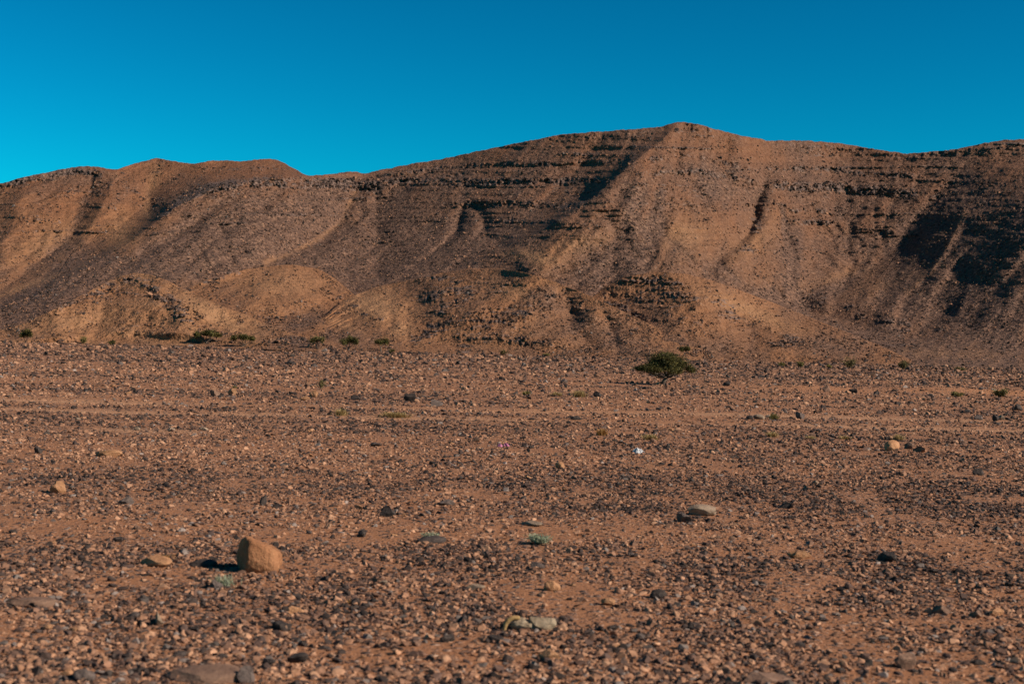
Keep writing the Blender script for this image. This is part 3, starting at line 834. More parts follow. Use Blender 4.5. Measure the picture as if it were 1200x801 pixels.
def stones_cloud(name, pts, scl, rot, idx, tint, sources, label, cat):
    """one uncountable mass of stones: a point cloud that carries a few rock shapes"""
    me = bpy.data.meshes.new(name)
    n = len(pts)
    me.vertices.add(n)
    me.vertices.foreach_set('co', pts.reshape(-1).astype(np.float32))
    for nm, ty, key, arr in (('scl', 'FLOAT_VECTOR', 'vector', scl), ('rot', 'FLOAT_VECTOR', 'vector', rot), ('tint', 'FLOAT_COLOR', 'color', tint), ('pick', 'INT', 'value', idx)):
        at = me.attributes.new(nm, ty, 'POINT')
        at.data.foreach_set(key, arr.reshape(-1).astype(np.int32 if ty == 'INT' else np.float32))
    o = bpy.data.objects.new(name, me)
    COL.objects.link(o)
    ng = bpy.data.node_groups.new(name, 'GeometryNodeTree')
    ng.interface.new_socket('Geometry', in_out='INPUT', socket_type='NodeSocketGeometry')
    ng.interface.new_socket('Geometry', in_out='OUTPUT', socket_type='NodeSocketGeometry')
    gi = ng.nodes.new('NodeGroupInput'); go = ng.nodes.new('NodeGroupOutput')
    ci = ng.nodes.new('GeometryNodeCollectionInfo')
    ci.inputs['Collection'].default_value = sources
    ci.inputs['Separate Children'].default_value = True
    ci.inputs['Reset Children'].default_value = True
    ip = ng.nodes.new('GeometryNodeInstanceOnPoints')
    ip.inputs['Pick Instance'].default_value = True

    def attr(nm, ty):
        a = ng.nodes.new('GeometryNodeInputNamedAttribute')
        a.data_type = ty
        a.inputs['Name'].default_value = nm
        return a.outputs['Attribute']
    ng.links.new(gi.outputs[0], ip.inputs['Points'])
    ng.links.new(ci.outputs[0], ip.inputs['Instance'])
    ng.links.new(attr('pick', 'INT'), ip.inputs['Instance Index'])
    er = ng.nodes.new('FunctionNodeEulerToRotation')
    ng.links.new(attr('rot', 'FLOAT_VECTOR'), er.inputs[0])
    ng.links.new(er.outputs[0], ip.inputs['Rotation'])
    ng.links.new(attr('scl', 'FLOAT_VECTOR'), ip.inputs['Scale'])
    ng.links.new(ip.outputs[0], go.inputs[0])
    md = o.modifiers.new('stones', 'NODES')
    md.node_group = ng
    tag(o, label, cat, kind='stuff')
    return o


src = bpy.data.collections.new('gravel shapes')
for k in range(10):
    me = rock_mesh('gravel_shape', 100 + k, 2, 9 if k % 3 else 6, flat=(0.75, 0.5, 0.95)[k % 3], jag=0.16, lim=(0.32, 0.72))
    me.materials.append(M_GRAVEL)
    src.objects.link(bpy.data.objects.new('gravel_shape', me))

PAL = np.array([(0.035, 0.025, 0.021), (0.055, 0.038, 0.032), (0.1, 0.059, 0.046), (0.18, 0.097, 0.064), (0.26, 0.134, 0.081), (0.335, 0.17, 0.098), (0.42, 0.228, 0.136)])


def tints(n, dark):
    """dark in 0..1 shifts the choice of stone colour"""
    q = np.clip(rng.beta(1.5, 1.5, n) * 1.25 - 0.5 * dark + 0.06, 0, 0.999) * (len(PAL) - 1)
    i = q.astype(int); f = (q - i)[:, None]
    c = PAL[i] * (1 - f) + PAL[np.minimum(i + 1, len(PAL) - 1)] * f
    c = c * rng.uniform(0.85, 1.15, (n, 1))
    g = rng.random(n) < 0.08
    c[g] = 0.8 * c[g].mean(1)[:, None] * np.array([1.3, 1.0, 0.85])
    return np.concatenate([c, np.ones((n, 1))], 1)


def gravel():
    n = 430000
    px = rng.uniform(-170, 1370, n)
    # even over the picture's ground, thinned with distance
    v = rng.uniform(0, 1, n)
    below = 14.5 + (440 - 14.5) * v ** 1.25
    py = 401 + (px - 600) * math.tan(ROLL) + below
    a, b = ray(px, py)
    Y = -HC / b; X = a * Y
    # the plain goes on to either side: nine more metres of it
    ne = int(n * 2.1)
    Ye = HC * F / (14.5 + (440 - 14.5) * rng.uniform(0, 1, ne) ** 1.25)
    Ye = Ye[rng.random(ne) < 18 * F / Ye / 1540 / 2.1]
    sg = np.where(rng.random(len(Ye)) < 0.5, -1, 1)
    Xe = sg * (770 / F * Ye + rng.uniform(0, 9, len(Ye)))
    X = np.concatenate([X, Xe]); Y = np.concatenate([Y, Ye]); n = len(X)
    s = np.exp(rng.normal(math.log(0.034), 0.55, n))
    s = np.maximum(s, 2.0 * Y / 1422 * np.exp(rng.normal(0, 0.5, n)))
    s = np.minimum(s, np.maximum(0.1, 6.5 * Y / 1422))
    tm = tone_mask(X, Y); tr = track_mask(X, Y)
    cl = np.clip(0.6 + 0.25 * sstep(14, 30, Y) + 1.5 * fbm(X / 1.3, Y / 1.7, 3, 55), 0.06, 1)
    keep = rng.random(n) < (0.24 + 0.7 * tm + 0.42 * sstep(14, 32, Y)) * (1 - 0.75 * tr) * cl
    X, Y, s, tm = X[keep], Y[keep], s[keep], tm[keep]
    n = len(X)
    Z = ground_z(X, Y)
    sc = np.stack([s, s * rng.uniform(0.6, 1.0, n), s * rng.uniform(0.5, 0.95, n)], 1)
    P = np.stack([X, Y, Z + sc[:, 2] * rng.uniform(-0.12, 0.16, n)], 1)
    rot = np.stack([rng.normal(0, 0.3, n), rng.normal(0, 0.3, n), rng.uniform(0, 6.28, n)], 1)
    bank = np.exp(-((Y - 86.5) / 2.5) ** 2) * sstep(9, 20, X)
    stones_cloud('gravel', P, sc, rot, rng.integers(0, 10, n), tints(n, np.clip(tm * 0.9 - 0.1, 0, 1) - 0.2 * bank), src,
                 'loose angular gravel of brown and dark stones covering the plain', 'gravel')
    return n


gravel()

rb = np.concatenate(rubble, 0)
n = len(rb)
dk = rb[:, 4]
sc = rb[:, 3:4] * np.stack([np.ones(n), rng.uniform(0.6, 1, n), rng.uniform(0.5, 1.0, n)], 1)
stones_cloud('rubble', rb[:, :3] + np.array([0, 0, 0.1]), sc, np.stack([rng.normal(0, 0.4, n), rng.normal(0, 0.4, n), rng.uniform(0, 6.28, n)], 1),
             rng.integers(0, 10, n), tints(n, np.clip(0.6 + 0.5 * dk, 0, 1)), src, 'dark broken rubble strewn over the mountain slopes', 'rubble')

# ---- individual stones
SHAPES = {
    'angular': [rock_mesh('stone', 200 + k, 3, 9, 0.85, 0.12) for k in range(5)],
    'rounded': [rock_mesh('stone', 220 + k, 3, 4, 0.8, 0.1, (0.7, 0.95)) for k in range(4)],
    'flat': [rock_mesh('stone', 240 + k, 3, 8, 0.6, 0.12) for k in range(4)],
    'wedge': [rock_mesh('stone', 260 + k, 3, 6, 0.95, 0.14, (0.25, 0.6)) for k in range(4)],
}
_meshes = {}
stone_list = []
STONES_GROUP = 'larger stones lying loose on the gravel plain'


def stone(px, py, wpx, hpx, shape, colour, label=None, rz=None, tilt=0.0, name='stone', group=STONES_GROUP, sink=0.18):
    X, Y, Z = on_ground(px, py)
    wd = wpx * Y / F; ht = hpx * Y / F
    k = random.randrange(len(SHAPES[shape]))
    key = (shape, k, colour)
    if key not in _meshes:
        me = SHAPES[shape][k].copy()
        me.materials.append(STONE[colour])
        _meshes[key] = me
    me = _meshes[key]
    o = bpy.data.objects.new(name, me)
    zr = max(v.co.z for v in me.vertices) * 2
    sz = ht / zr * 1.15
    dep = min(max(ht * 1.0, wd * 0.75), wd * 1.1)
    o.scale = (wd, dep, sz)
    rz = random.uniform(-0.5, 0.5) + random.choice((0, math.pi)) if rz is None else rz
    o.rotation_euler = (random.uniform(-0.1, 0.1), tilt, rz)
    # the near lower edge of the stone sits at the pixel given
    o.location = (X, Y + dep * 0.35, ground_z(X, Y + dep * 0.35) + sz * zr * (0.5 - sink))
    COL.objects.link(o)
    tag(o, label, 'rock' if name != 'stone' else 'stone', group)
    stone_list.append((o, px, py, shape, colour, wpx, label is not None))
    return o


HERO = [  # x, base y, width, height, shape, colour, label
    (66, 578, 18, 15, 'rounded', 'orange', 'lone rounded orange stone on dark gravel near the left edge'),
    (147, 591, 18, 11, 'flat', 'grey', 'flat grey stone lying behind and left of the big boulder'),
    (308, 592, 9, 13, 'wedge', 'dark', 'small pointed black stone standing behind the big boulder'),
    (34, 711, 60, 10, 'flat', 'brown', 'long low brown slab half buried at the left edge'),
    (236, 799, 98, 15, 'flat', 'brown', 'longest flat brown ledge of rock at the bottom left edge'),
    (286, 800, 21, 20, 'angular', 'grey', 'lavender grey block against the right end of the long brown ledge'),
    (183, 733, 13, 20, 'wedge', 'pale', 'small upright yellowish stone standing in the left foreground'),
    (454, 605, 20, 13, 'wedge', 'dark', 'bluish black wedge shaped stone between the boulder and the sage plant'),
    (423, 629, 12, 9, 'angular', 'dark', 'small black block of stone just left of the mossy flat stone'),
    (523, 592, 22, 8, 'flat', 'grey', 'flat grey stone right of the bluish black wedge'),
    (824, 604, 37, 13, 'rounded', 'pale', 'large pale cream grey rock on the gravel right of centre'),
    (772, 701, 20, 11, 'rounded', 'dark', 'dark rounded stone in the foreground right of the bleached debris'),
    (1041, 658, 24, 12, 'flat', 'dark', 'dark low stone alone in the right foreground'),
    (1061, 783, 26, 19, 'angular', 'brown', 'dark brown stone with a reddish lit side at the bottom right'),
    (1104, 719, 20, 11, 'angular', 'brown', 'brown stone beside a dark hollow in the right foreground'),
    (1144, 724, 16, 10, 'wedge', 'brown', 'brown wedge of stone right of the similar brown stone'),
    (900, 801, 60, 10, 'flat', 'brown', 'broad brown slab cut by the bottom edge right of centre'),
    (480, 470, 15, 10, 'angular', 'dark', 'squared black block of stone beside the dirt track'),
    (511, 476, 16, 9, 'wedge', 'grey', 'grey wedge stone just right of the squared black block'),
    (272, 462, 12, 8, 'angular', 'orange', 'orange stone standing on the far track at left'),
    (251, 464, 12, 8, 'angular', 'brown', 'brown stone beside the orange one on the far track'),
    (367, 465, 12, 8, 'rounded', 'orange', 'rounded orange stone on the far track left of the black block'),
    (357, 469, 13, 6, 'flat', 'orange', 'flat orange stone in front of the rounded orange one'),
    (416, 468, 12, 6, 'wedge', 'dark', 'dark wedge stone on the far track left of the black block'),
    (656, 549, 11, 9, 'rounded', 'orange', 'rounded tan stone between the pink scrap and the white litter'),
    (557, 518, 11, 7, 'wedge', 'brown', 'brown wedge stone just left of the pink scrap'),
    (440, 523, 14, 5, 'flat', 'dark', 'thin flat black stone left of the pink scrap'),
    (1047, 528, 20, 13, 'rounded', 'orange', 'round pale orange rock, largest on the plain at right'),
    (1066, 526, 11, 9, 'angular', 'brown', 'brown stone touching the right side of the round orange rock'),
    (1078, 530, 15, 8, 'wedge', 'brown', 'wedge stone second to the right of the round orange rock'),
    (1147, 556, 13, 8, 'angular', 'dark', 'jet black stone on the plain towards the right edge'),
    (1194, 481, 10.5, 7.92, 'angular', 'dark', 'black stone right at the right edge below the bank'),
    (890, 491, 14, 6, 'rounded', 'pale', 'pale cream stone lying on the thin track right of the acacia'),
    (879, 491, 9, 5, 'rounded', 'dark', 'dark stone touching the left of the pale cream track stone'),
    (938, 491, 11, 9, 'angular', 'grey', 'grey topped stone on the track right of the pale cream stone'),
    (1174, 493, 8.25, 6.48, 'angular', 'pale', 'pale angular stone beside the track near the right edge'),
    (1168, 494, 8, 7, 'angular', 'dark', 'dark stone touching the left of the pale angular stone'),
    (1147, 493, 10.5, 5.76, 'angular', 'grey', 'grey lumpy stone by the track near the right edge'),
    (124, 535, 34, 9, 'flat', 'orange', 'long low orange slab on the gravel at left'),
    (44, 531, 10, 8, 'angular', 'dark', 'black stone left of the long low orange slab'),
    (200, 505, 9, 5, 'rounded', 'pale', 'small pale stone at the left end of the sandy patch'),
    (238, 504, 12, 4, 'flat', 'pale', 'thin pale stone at the right end of the sandy patch'),
    (160, 504, 8, 5, 'angular', 'pale', 'small pale angular stone left of the sandy patch'),
    (252, 690, 17, 12, 'wedge', 'grey', 'blue grey wedge stone in front of the spiky grey tuft'),
    (647, 692, 20, 12, 'rounded', 'orange', 'rounded orange oblong stone behind the bleached debris'),
    (713, 709, 18, 9, 'rounded', 'orange', 'rounded orange stone right of and behind the bleached debris'),
    (557, 691, 22, 7, 'flat', 'pale', 'flat pale greenish grey stone behind and left of the bleached debris'),
    (623, 616, 28, 5, 'flat', 'pale', 'thin pale slab lying flat behind the sage plant'),
    (630, 666, 22, 8, 'flat', 'grey', 'flat dark lavender stone between the sage plant and the debris'),
    (578, 752, 24, 8, 'flat', 'dark', 'flat black shape standing in for a shadow in front of the bleached debris'),  # a flat patch of shadow, put in as a dark stone shape
    (523, 752, 18, 9, 'angular', 'dark', 'dark stone in front and left of the bleached debris'),
    (644, 774, 26, 13, 'angular', 'orange', 'blocky orange stone in the centre foreground below the debris'),
    (348, 777, 26, 12, 'angular', 'dark', 'dark stone right of the long brown ledge'),
    (96, 798, 27, 15, 'rounded', 'grey', 'smooth rounded grey stone at the bottom left'),
    (78, 795, 17, 12, 'rounded', 'orange', 'rounded tan stone touching the smooth grey stone'),
    (180, 664, 40, 12, 'flat', 'orange', 'low orange hump of rock left of the big boulder'),
    (236, 664, 34, 8, 'flat', 'dark', 'flat black shape standing in for the shadow close left of the big boulder'),  # dark stone shape added to deepen the boulder's shadow on the ground
    (938, 654, 28, 9, 'flat', 'orange', 'low orange brown stone right of the pale cream rock'),
    (505, 636, 38, 7, 'flat', 'dark', 'long flat dark stone with a green tuft on top'),
    (803, 612, 18, 12, 'wedge', 'grey', 'grey stone tucked in front of the pale cream rock'),
    (700, 465, 10, 7, 'angular', 'dark', 'dark stone on the far plain left of the acacia'),
    (661, 449, 9, 6, 'angular', 'grey', 'grey stone on the far plain left of the acacia trunk'),
    (675, 492, 13, 5, 'flat', 'dark', 'flat dark stone on the bare track left of the acacia'),
    (852, 452, 9, 5.04, 'angular', 'dark', 'dark boulder on the stony bank right of the acacia'),
    (1000, 457, 11.2, 6.48, 'angular', 'dark', 'black boulder in the middle of the reddish bank'),
    (969, 454, 11, 8, 'angular', 'brown', 'brown boulder on the reddish bank left of the black one'),
    (1027, 458, 6.75, 5.04, 'wedge', 'dark', 'dark pointed stone on the bank right of the black boulder'),
    (1091, 461, 9.75, 5.04, 'rounded', 'dark', 'low dark stone on the bank towards the right'),
    (54, 416, 5, 5, 'angular', 'dark', 'tiny black stone on the far plain at the far left'),
    (340, 427, 14, 5, 'flat', 'dark', 'flat dark stone on the far plain below the middle acacias'),
]
for (x, y, wd, ht, sh, c, lb) in HERO:
    stone(x, y, wd, ht, sh, c, lb, name='stone')

# the big boulder
def boulder():
    X, Y, Z = on_ground(297, 671)
    s = Y / F
    bm = bmesh.new()
    bmesh.ops.create_icosphere(bm, subdivisions=6, radius=1.0)
    V = np.array([v.co[:] for v in bm.verts])
    r = np.random.default_rng(5)
    V = V * (1 + 0.05 * np.sin(V @ np.array([2.1, 1.3, 1.7]) + 1))[:, None]
    V = V * np.array([31, 25, 29]) + np.array([1, 0, 20])
    # planes (normal, point) in photo-pixel units, x right, y away, z up
    for nrm, p in [((-1, 0.05, 0.12), (-24, 0, 30)), ((-0.9, -0.5, 0.1), (-8, -17, 20)), ((0.47, 0.05, 0.88), (8, 0, 36)),
                   ((0.3, -0.95, 0.2), (5, -19, 15)), ((0.96, -0.2, 0.15), (29, 0, 15)), ((-0.4, 0.1, 0.9), (-16, 0, 43)), ((0.7, -0.7, 0.25), (20, -14, 16)), ((0.2, -0.85, -0.5), (5, -17, 4))]:
        d = np.array(nrm, float); d /= np.linalg.norm(d)
        e = (V - np.array(p)) @ d
        k = 6.0
        over = np.where(e > k, e - k * 0.25, np.where(e > -k, (e + k) ** 2 / (4 * k) * 0.75, 0))
        V = V - over[:, None] * d
    nz = np.zeros(len(V))
    for q in (0.12, 0.25, 0.5, 0.9):
        for _ in range(3):
            nz += np.sin(V @ (r.normal(0, 1, 3) * q) + r.uniform(0, 6)) * 0.11 / q
    V = V + (V / np.linalg.norm(V, axis=1)[:, None]) * nz[:, None] * 0.65
    for v, c in zip(bm.verts, V): v.co = c * s * np.array([1.02, 1.0, 0.9])
    for f in bm.faces: f.smooth = True
    me = bpy.data.meshes.new('boulder')
    bm.to_mesh(me); bm.free()
    me.materials.append(STONE['boulder'])
    o = bpy.data.objects.new('boulder', me)
    o.location = (X, Y + 16 * s, Z - 1.5 * s)
    COL.objects.link(o)
    tag(o, 'big smooth tan boulder standing alone on the gravel, its left side in shadow', 'boulder')


boulder()

# ---- further stones, bigger than the gravel round them; each label is worded from what lies nearest
LAND = [('the big tan boulder', 303, 650), ('the pale cream rock', 825, 600), ('the white litter', 748, 528), ('the pink scrap', 590, 521), ('the bleached debris', 620, 730),
        ('the sage green plant', 630, 630), ('the long brown ledge', 236, 795), ('the round orange rock', 1047, 522), ('the acacia tree', 778, 446), ('the jet black stone', 1147, 552),
        ('the dark low stone', 1041, 654), ('the squared black block', 480, 466), ('the long orange slab', 124, 532), ('the broad brown slab', 900, 796), ('the long low brown slab', 34, 706),
        ('the lone orange stone', 66, 572), ('the reddish sided stone', 1061, 778), ('the bluish black wedge', 454, 600), ('the dark rounded stone', 772, 697), ('the smooth grey stone', 96, 792)]
CW = {'dark': 'dark', 'brown': 'brown', 'orange': 'tan orange', 'grey': 'grey', 'pale': 'pale'}
taken = [(s[1], s[2], s[5]) for s in stone_list] + [(303, 660, 60), (620, 730, 80), (265, 680, 40), (630, 632, 36)]
made = []
tries = 0
rs = random.Random(99)
while len(made) < 215 and tries < 8000:
    tries += 1
    x = rs.uniform(5, 1195); q = rs.random() ** 0.8
    y = 401 + (x - 600) * math.tan(ROLL) + 60 + (385 - 60) * q
    if y > 798: continue
    depth = HC * F / (y - 401 - (x - 600) * math.tan(ROLL))
    wd = max(7.0, F / depth * 0.08 * math.exp(rs.gauss(0, 0.28)))
    wd = min(wd, 26)
    if any(abs(x - a) < (wd + c) * 0.6 + 3 and abs(y - b) < 14 for a, b, c in taken): continue
    if track_mask(np.array((x - 600) / F * depth), np.array(depth)) > 0.4: continue
    taken.append((x, y, wd))
    sh = rs.choice(['angular', 'angular', 'flat', 'wedge', 'rounded'])
    c = rs.choices(['dark', 'brown', 'orange', 'grey', 'pale'], [0.42, 0.27, 0.15, 0.13, 0.03])[0]
    o = stone(x, y, wd, wd * {'angular': 0.5, 'flat': 0.32, 'wedge': 0.55, 'rounded': 0.48}[sh] * rs.uniform(0.85, 1.15), sh, c)
    made.append((o, x, y, sh, c, wd))
ORD = ['nearest', 'second nearest', 'third nearest', 'fourth nearest', 'fifth nearest', 'sixth nearest', 'seventh nearest', 'eighth nearest', 'ninth nearest', 'tenth nearest']
cells = {}
for (o, x, y, sh, c, wd) in made:
    nm, lx, ly = min(LAND, key=lambda L: (x - L[1]) ** 2 + (1.6 * (y - L[2])) ** 2)
    dx, dy = x - lx, y - ly
    if abs(dx) > 1.4 * abs(dy): dr = 'right of' if dx > 0 else 'left of'
    else: dr = 'in front of' if dy > 0 else 'behind'
    cells.setdefault((CW[c], sh, dr, nm), []).append((math.hypot(dx, dy), o))
for (c, sh, dr, nm), L in cells.items():
    L.sort(key=lambda e: e[0])
    for i, (d, o) in enumerate(L):
        o['label'] = f'{c} {sh} stone {dr} {nm}' + ('' if len(L) == 1 else f', {ORD[min(i, 9)]} such stone')

# ------------------------------------------------------------------ trees, shrubs, tufts
def tube(V, Fc, pts, radii, seg=6):
    pts = [np.array(p, float) for p in pts]
    base = len(V)
    for i, p in enumerate(pts):
        d = pts[min(i + 1, len(pts) - 1)] - pts[max(i - 1, 0)]
        d /= np.linalg.norm(d) + 1e-9
        a = np.cross(d, (0.3, 0.9, 0.1)); a /= np.linalg.norm(a); b = np.cross(d, a)
        for k in range(seg):
            t = 2 * math.pi * k / seg
            V.append(p + radii[i] * (math.cos(t) * a + math.sin(t) * b))
    for i in range(len(pts) - 1):
        for k in range(seg):
            k2 = (k + 1) % seg
            Fc.append((base + i * seg + k, base + i * seg + k2, base + (i + 1) * seg + k2, base + (i + 1) * seg + k))
    Fc.append(tuple(base + (len(pts) - 1) * seg + k for k in range(seg)))


def leaves(P, size, r, flat=0.5):
    """one small folded leaf spray per point"""
    n = len(P)
    d = r.normal(size=(n, 3)); d[:, 2] *= flat; d /= np.linalg.norm(d, axis=1)[:, None]
    e = np.cross(d, r.normal(size=(n, 3))); e /= np.linalg.norm(e, axis=1)[:, None]
    s = size * r.uniform(0.6, 1.4, (n, 1))
    V = np.stack([P - d * s, P + e * s * 0.42, P + d * s, P - e * s * 0.42], 1).reshape(-1, 3)
    Fc = np.arange(n * 4).reshape(-1, 4)
    return V, Fc


def on_surface(px, py):
    best = on_ground(px, py) if py > 401 + (px - 600) * math.tan(ROLL) + 1 else (0, 1e9, 0)
    a, b = ray(px, py)
    for xs, yb, ys, Yg in sheets:
        if not xs[0] <= px <= xs[-1]: continue
        c = int(round((px - xs[0]) / (xs[1] - xs[0])))
        if not ys[c] <= py <= yb[c]: continue
        r_ = int(round((yb[c] - py) / (yb[c] - ys[c]) * (len(Yg) - 1)))
        Y = float(Yg[r_, c])
        if Y < best[1]: best = (float(a * Y), Y, float(HC + b * Y) - 0.1)
    return best


def acacia(px, py, wpx, hpx, lobes, label, group, nleaf=2600, leaf=0.05, seed=1, mat=None, clear=0.3, name='acacia_tree', cat='tree', lean=0.0, trunk_r=0.02, dist=None):
    """umbrella shaped thorn tree; lobes are ellipsoids in units of the crown's half width and the tree's height"""
    r = np.random.default_rng(seed)
    X, Y, Z = on_surface(px, py)
    wd = wpx * Y / F; ht = hpx * Y / F
    root = empty(name, (X, Y, Z))
    tag(root, label, cat, group)
    V, Fc = [], []
    fork = np.array([lean * wd * 0.06, 0, ht * clear * 0.45])
    tr = trunk_r * wd
    tube(V, Fc, [(0, 0, -0.1), (0.2 * fork[0], 0, fork[2] * 0.5), fork], [tr * 1.3, tr, tr * 0.85])
    pts = []
    for (cx, cy, cz, rx, ry, rz, wt) in lobes:
        c = np.array([cx * wd / 2, cy * wd / 2, cz * ht]); rad = np.array([rx * wd / 2, ry * wd / 2, rz * ht])
        mid = fork * 0.45 + c * 0.55 + np.array([0, 0, -0.09 * ht]) + r.normal(0, 0.02 * wd, 3)
        end = c + np.array([0, 0, -0.2 * rad[2]])
        tube(V, Fc, [fork, mid, end], [tr * 0.6, tr * 0.38, tr * 0.14], 5)
        nt = 7
        tips = []
        for _ in range(nt):
            q = r.normal(size=3); q /= np.linalg.norm(q); q[2] = abs(q[2]) * 0.9 - 0.25
            tip = c + q * rad * r.uniform(0.55, 0.98)
            tube(V, Fc, [end, (end + tip) / 2 + r.normal(0, 0.015 * wd, 3), tip], [tr * 0.16, tr * 0.1, tr * 0.04], 4)
            tips.append(tip)
        k = int(nleaf * wt)
        # tufts along the twigs, so the outline is broken and gaps stay open
        ti = r.integers(0, nt, k)
        al = r.beta(2.2, 1.0, k)[:, None]
        tp = np.array(tips)[ti]
        base = end[None] * (1 - al) + tp * al
        pts.append(base + r.normal(0, 1, (k, 3)) * rad * np.array([0.24, 0.24, 0.22]))
    soup('trunk', V, Fc, M_BARK, root, True)
    P = np.concatenate(pts)
    P = P[P[:, 2] > 0.3 * ht]
    LV, LF = leaves(P, leaf, r)
    soup('crown', LV, LF, mat or M_LEAF, root)
    return root


MAIN_LOBES = [(0.06, 0.0, 0.84, 0.34, 0.45, 0.2, .1), (-0.7, 0.0, 0.47, 0.28, 0.35, 0.16, .08), (-0.45, -0.2, 0.56, 0.34, 0.45, 0.28, .13), (-0.12, 0.1, 0.66, 0.38, 0.5, 0.36, .18), (0.18, -0.25, 0.66, 0.38, 0.5, 0.36, .18),
              (0.48, 0.1, 0.6, 0.34, 0.45, 0.32, .14), (0.82, 0.0, 0.46, 0.2, 0.3, 0.17, .05), (-0.25, -0.5, 0.44, 0.4, 0.4, 0.2, .09), (0.35, 0.5, 0.56, 0.4, 0.4, 0.26, .07), (0.3, -0.55, 0.44, 0.36, 0.35, 0.2, .08)]
acacia(777, 450.5, 77, 39, MAIN_LOBES, 'broad dark green umbrella acacia standing alone on the stony plain', None, nleaf=17000, leaf=0.055, seed=3, clear=0.5, lean=1.0, trunk_r=0.03)

FLAT = [(-0.6, 0, .6, .36, .4, .32, .22), (-.1, .2, .68, .42, .5, .34, .28), (.35, -.2, .68, .42, .5, .34, .28), (.7, .1, .6, .3, .35, .28, .22)]
ROUND = [(-0.4, 0, .58, .45, .5, .36, .3), (.1, .2, .68, .5, .5, .36, .4), (.5, -.2, .6, .42, .4, .34, .3)]
ONE = [(-0.3, 0, .66, .5, .6, .34, .5), (.4, .1, .7, .5, .6, .32, .5)]
GT = 'distant trees along the foot of the hills'
acacia(242, 402, 33, 17, FLAT, 'flat topped dark acacia in front of the right flank of the cone hill', GT, 2600, .16, 11, trunk_r=.035)
acacia(283, 406, 31, 17, FLAT, 'spreading acacia with a bare brownish right half, right of the flat topped one', GT, 2200, .15, 12, lean=2, trunk_r=.035)
acacia(371, 407.5, 24, 16, ROUND, 'small brownish acacia just right of the stony mound', GT, 1500, .13, 13, mat=M_LEAF_DRY, clear=.6, trunk_r=.04)
acacia(408.5, 411, 26, 19, ROUND, 'rounded green acacia in the middle of the three small distant trees', GT, 2200, .14, 14, clear=.5, trunk_r=.045)
acacia(446, 412.5, 22, 18, ONE, 'small acacia on a thin bare trunk, rightmost of the row of distant trees', GT, 1500, .13, 15, clear=.75, trunk_r=.045)
acacia(30, 402.5, 18, 19, ROUND, 'small ragged dark tree at the far left foot of the cone hill', GT, 1500, .14, 16, clear=.2, trunk_r=.035)
acacia(802, 417, 17, 13, ONE, 'small dark green bush on a thin stem behind the right side of the acacia', GT, 1500, .13, 17, clear=.7, trunk_r=.04)


def shrub(px, py, wpx, hpx, label, mat, group, seed, n=500, dist=None, leaf=0.07, name='desert_shrub', cat='shrub'):
    r = np.random.default_rng(seed)
    X, Y, Z = on_surface(px, py)
    wd = wpx * Y / F; ht = hpx * Y / F
    root = empty(name, (X, Y, Z))
    tag(root, label, cat, group)
    V, Fc, pts = [], [], []
    ns = 16
    for k in range(ns):
        a = r.uniform(0, 6.28); rr = r.uniform(0.2, 1) * wd / 2
        tip = np.array([math.cos(a) * rr, math.sin(a) * rr, ht * r.uniform(0.5, 1.0) * (1 - 0.3 * (rr / (wd / 2)) ** 2)])
        mid = tip * 0.5 + np.array([0, 0, 0.04 * ht])
        q = 0.012 * wd + 0.002
        tube(V, Fc, [(0, 0, -0.02), mid, tip], [q, q * 0.7, q * 0.3], 4)
        m = n // ns
        al = r.uniform(0.4, 1.05, (m, 1))
        pts.append(tip[None] * al + r.normal(0, 0.09 * wd, (m, 3)) * np.array([1, 1, 0.6]))
    soup('stem', V, Fc, M_BARK, root, True)
    P = np.concatenate(pts); P = P[P[:, 2] > 0.01]
    LV, LF = leaves(P, leaf, r)
    soup('foliage', LV, LF, mat, root)
    return root


GS = 'dry shrubs at the far edge of the plain'
for q in [(98, 402, 10, 9, 'thin olive shrub between the far left tree and a smaller shrub', M_OLIVE, 31), (131, 404, 9, 6, 'low dark shrub at the foot of the cone hill right of the thin olive one', M_LEAF, 32),
          (459, 413.5, 7, 5, 'tiny brown shrub just right of the rightmost distant acacia', M_LEAF_DRY, 33), (591, 416, 10, 8, 'lone brown shrub at the foot of the middle foothill', M_LEAF_DRY, 34),
          (640, 417.5, 8, 4, 'low olive shrub right of the lone brown shrub', M_OLIVE, 42),
          (995, 432, 16, 15, 'upright green brown shrub at the plain edge, taller of the two at right', M_LEAF_DRY, 35), (1058, 433, 17, 12, 'wider brown green shrub at the plain edge, second from the tall one', M_LEAF_DRY, 36),
          (938, 430, 9, 7, 'small brown shrub at the plain edge left of the tall shrub', M_OLIVE, 37), (916, 429, 7, 5, 'smallest brown shrub left of the tall one at the plain edge', M_OLIVE, 38), (972, 431, 8, 4, 'low flat shrub close left of the tall shrub', M_OLIVE, 43),
          (1125, 434, 16, 4, 'long low shrub at the plain edge right of the wider brown green one', M_LEAF_DRY, 39)]:
    shrub(q[0], q[1], q[2], q[3], q[4], q[5], GS, q[6], 700, leaf=0.11)
GB = 'shrubs on the reddish bank'
shrub(1172, 465, 22, 10, 'dark green shrub on the reddish bank near the right edge', M_LEAF, GB, 40, 700, leaf=0.06)
shrub(1121, 458, 14, 7, 'olive shrub on the reddish bank left of the dark green one', M_OLIVE, GB, 41, 400, leaf=0.06)
shrub(375, 456, 14, 12, 'wispy brown shrub on the far plain behind the orange stones', M_LEAF_DRY, GS, 44, 160, leaf=0.05)
shrub(630, 637, 32, 12, 'low sage green cushion plant on the gravel left of the pale rock', M_SAGE, None, 45, 1500, leaf=0.013, name='cushion_plant', cat='plant')
shrub(504, 631, 22, 8, 'small green tuft growing over the long flat dark stone', M_SAGE, None, 46, 700, leaf=0.011, name='cushion_plant', cat='plant')


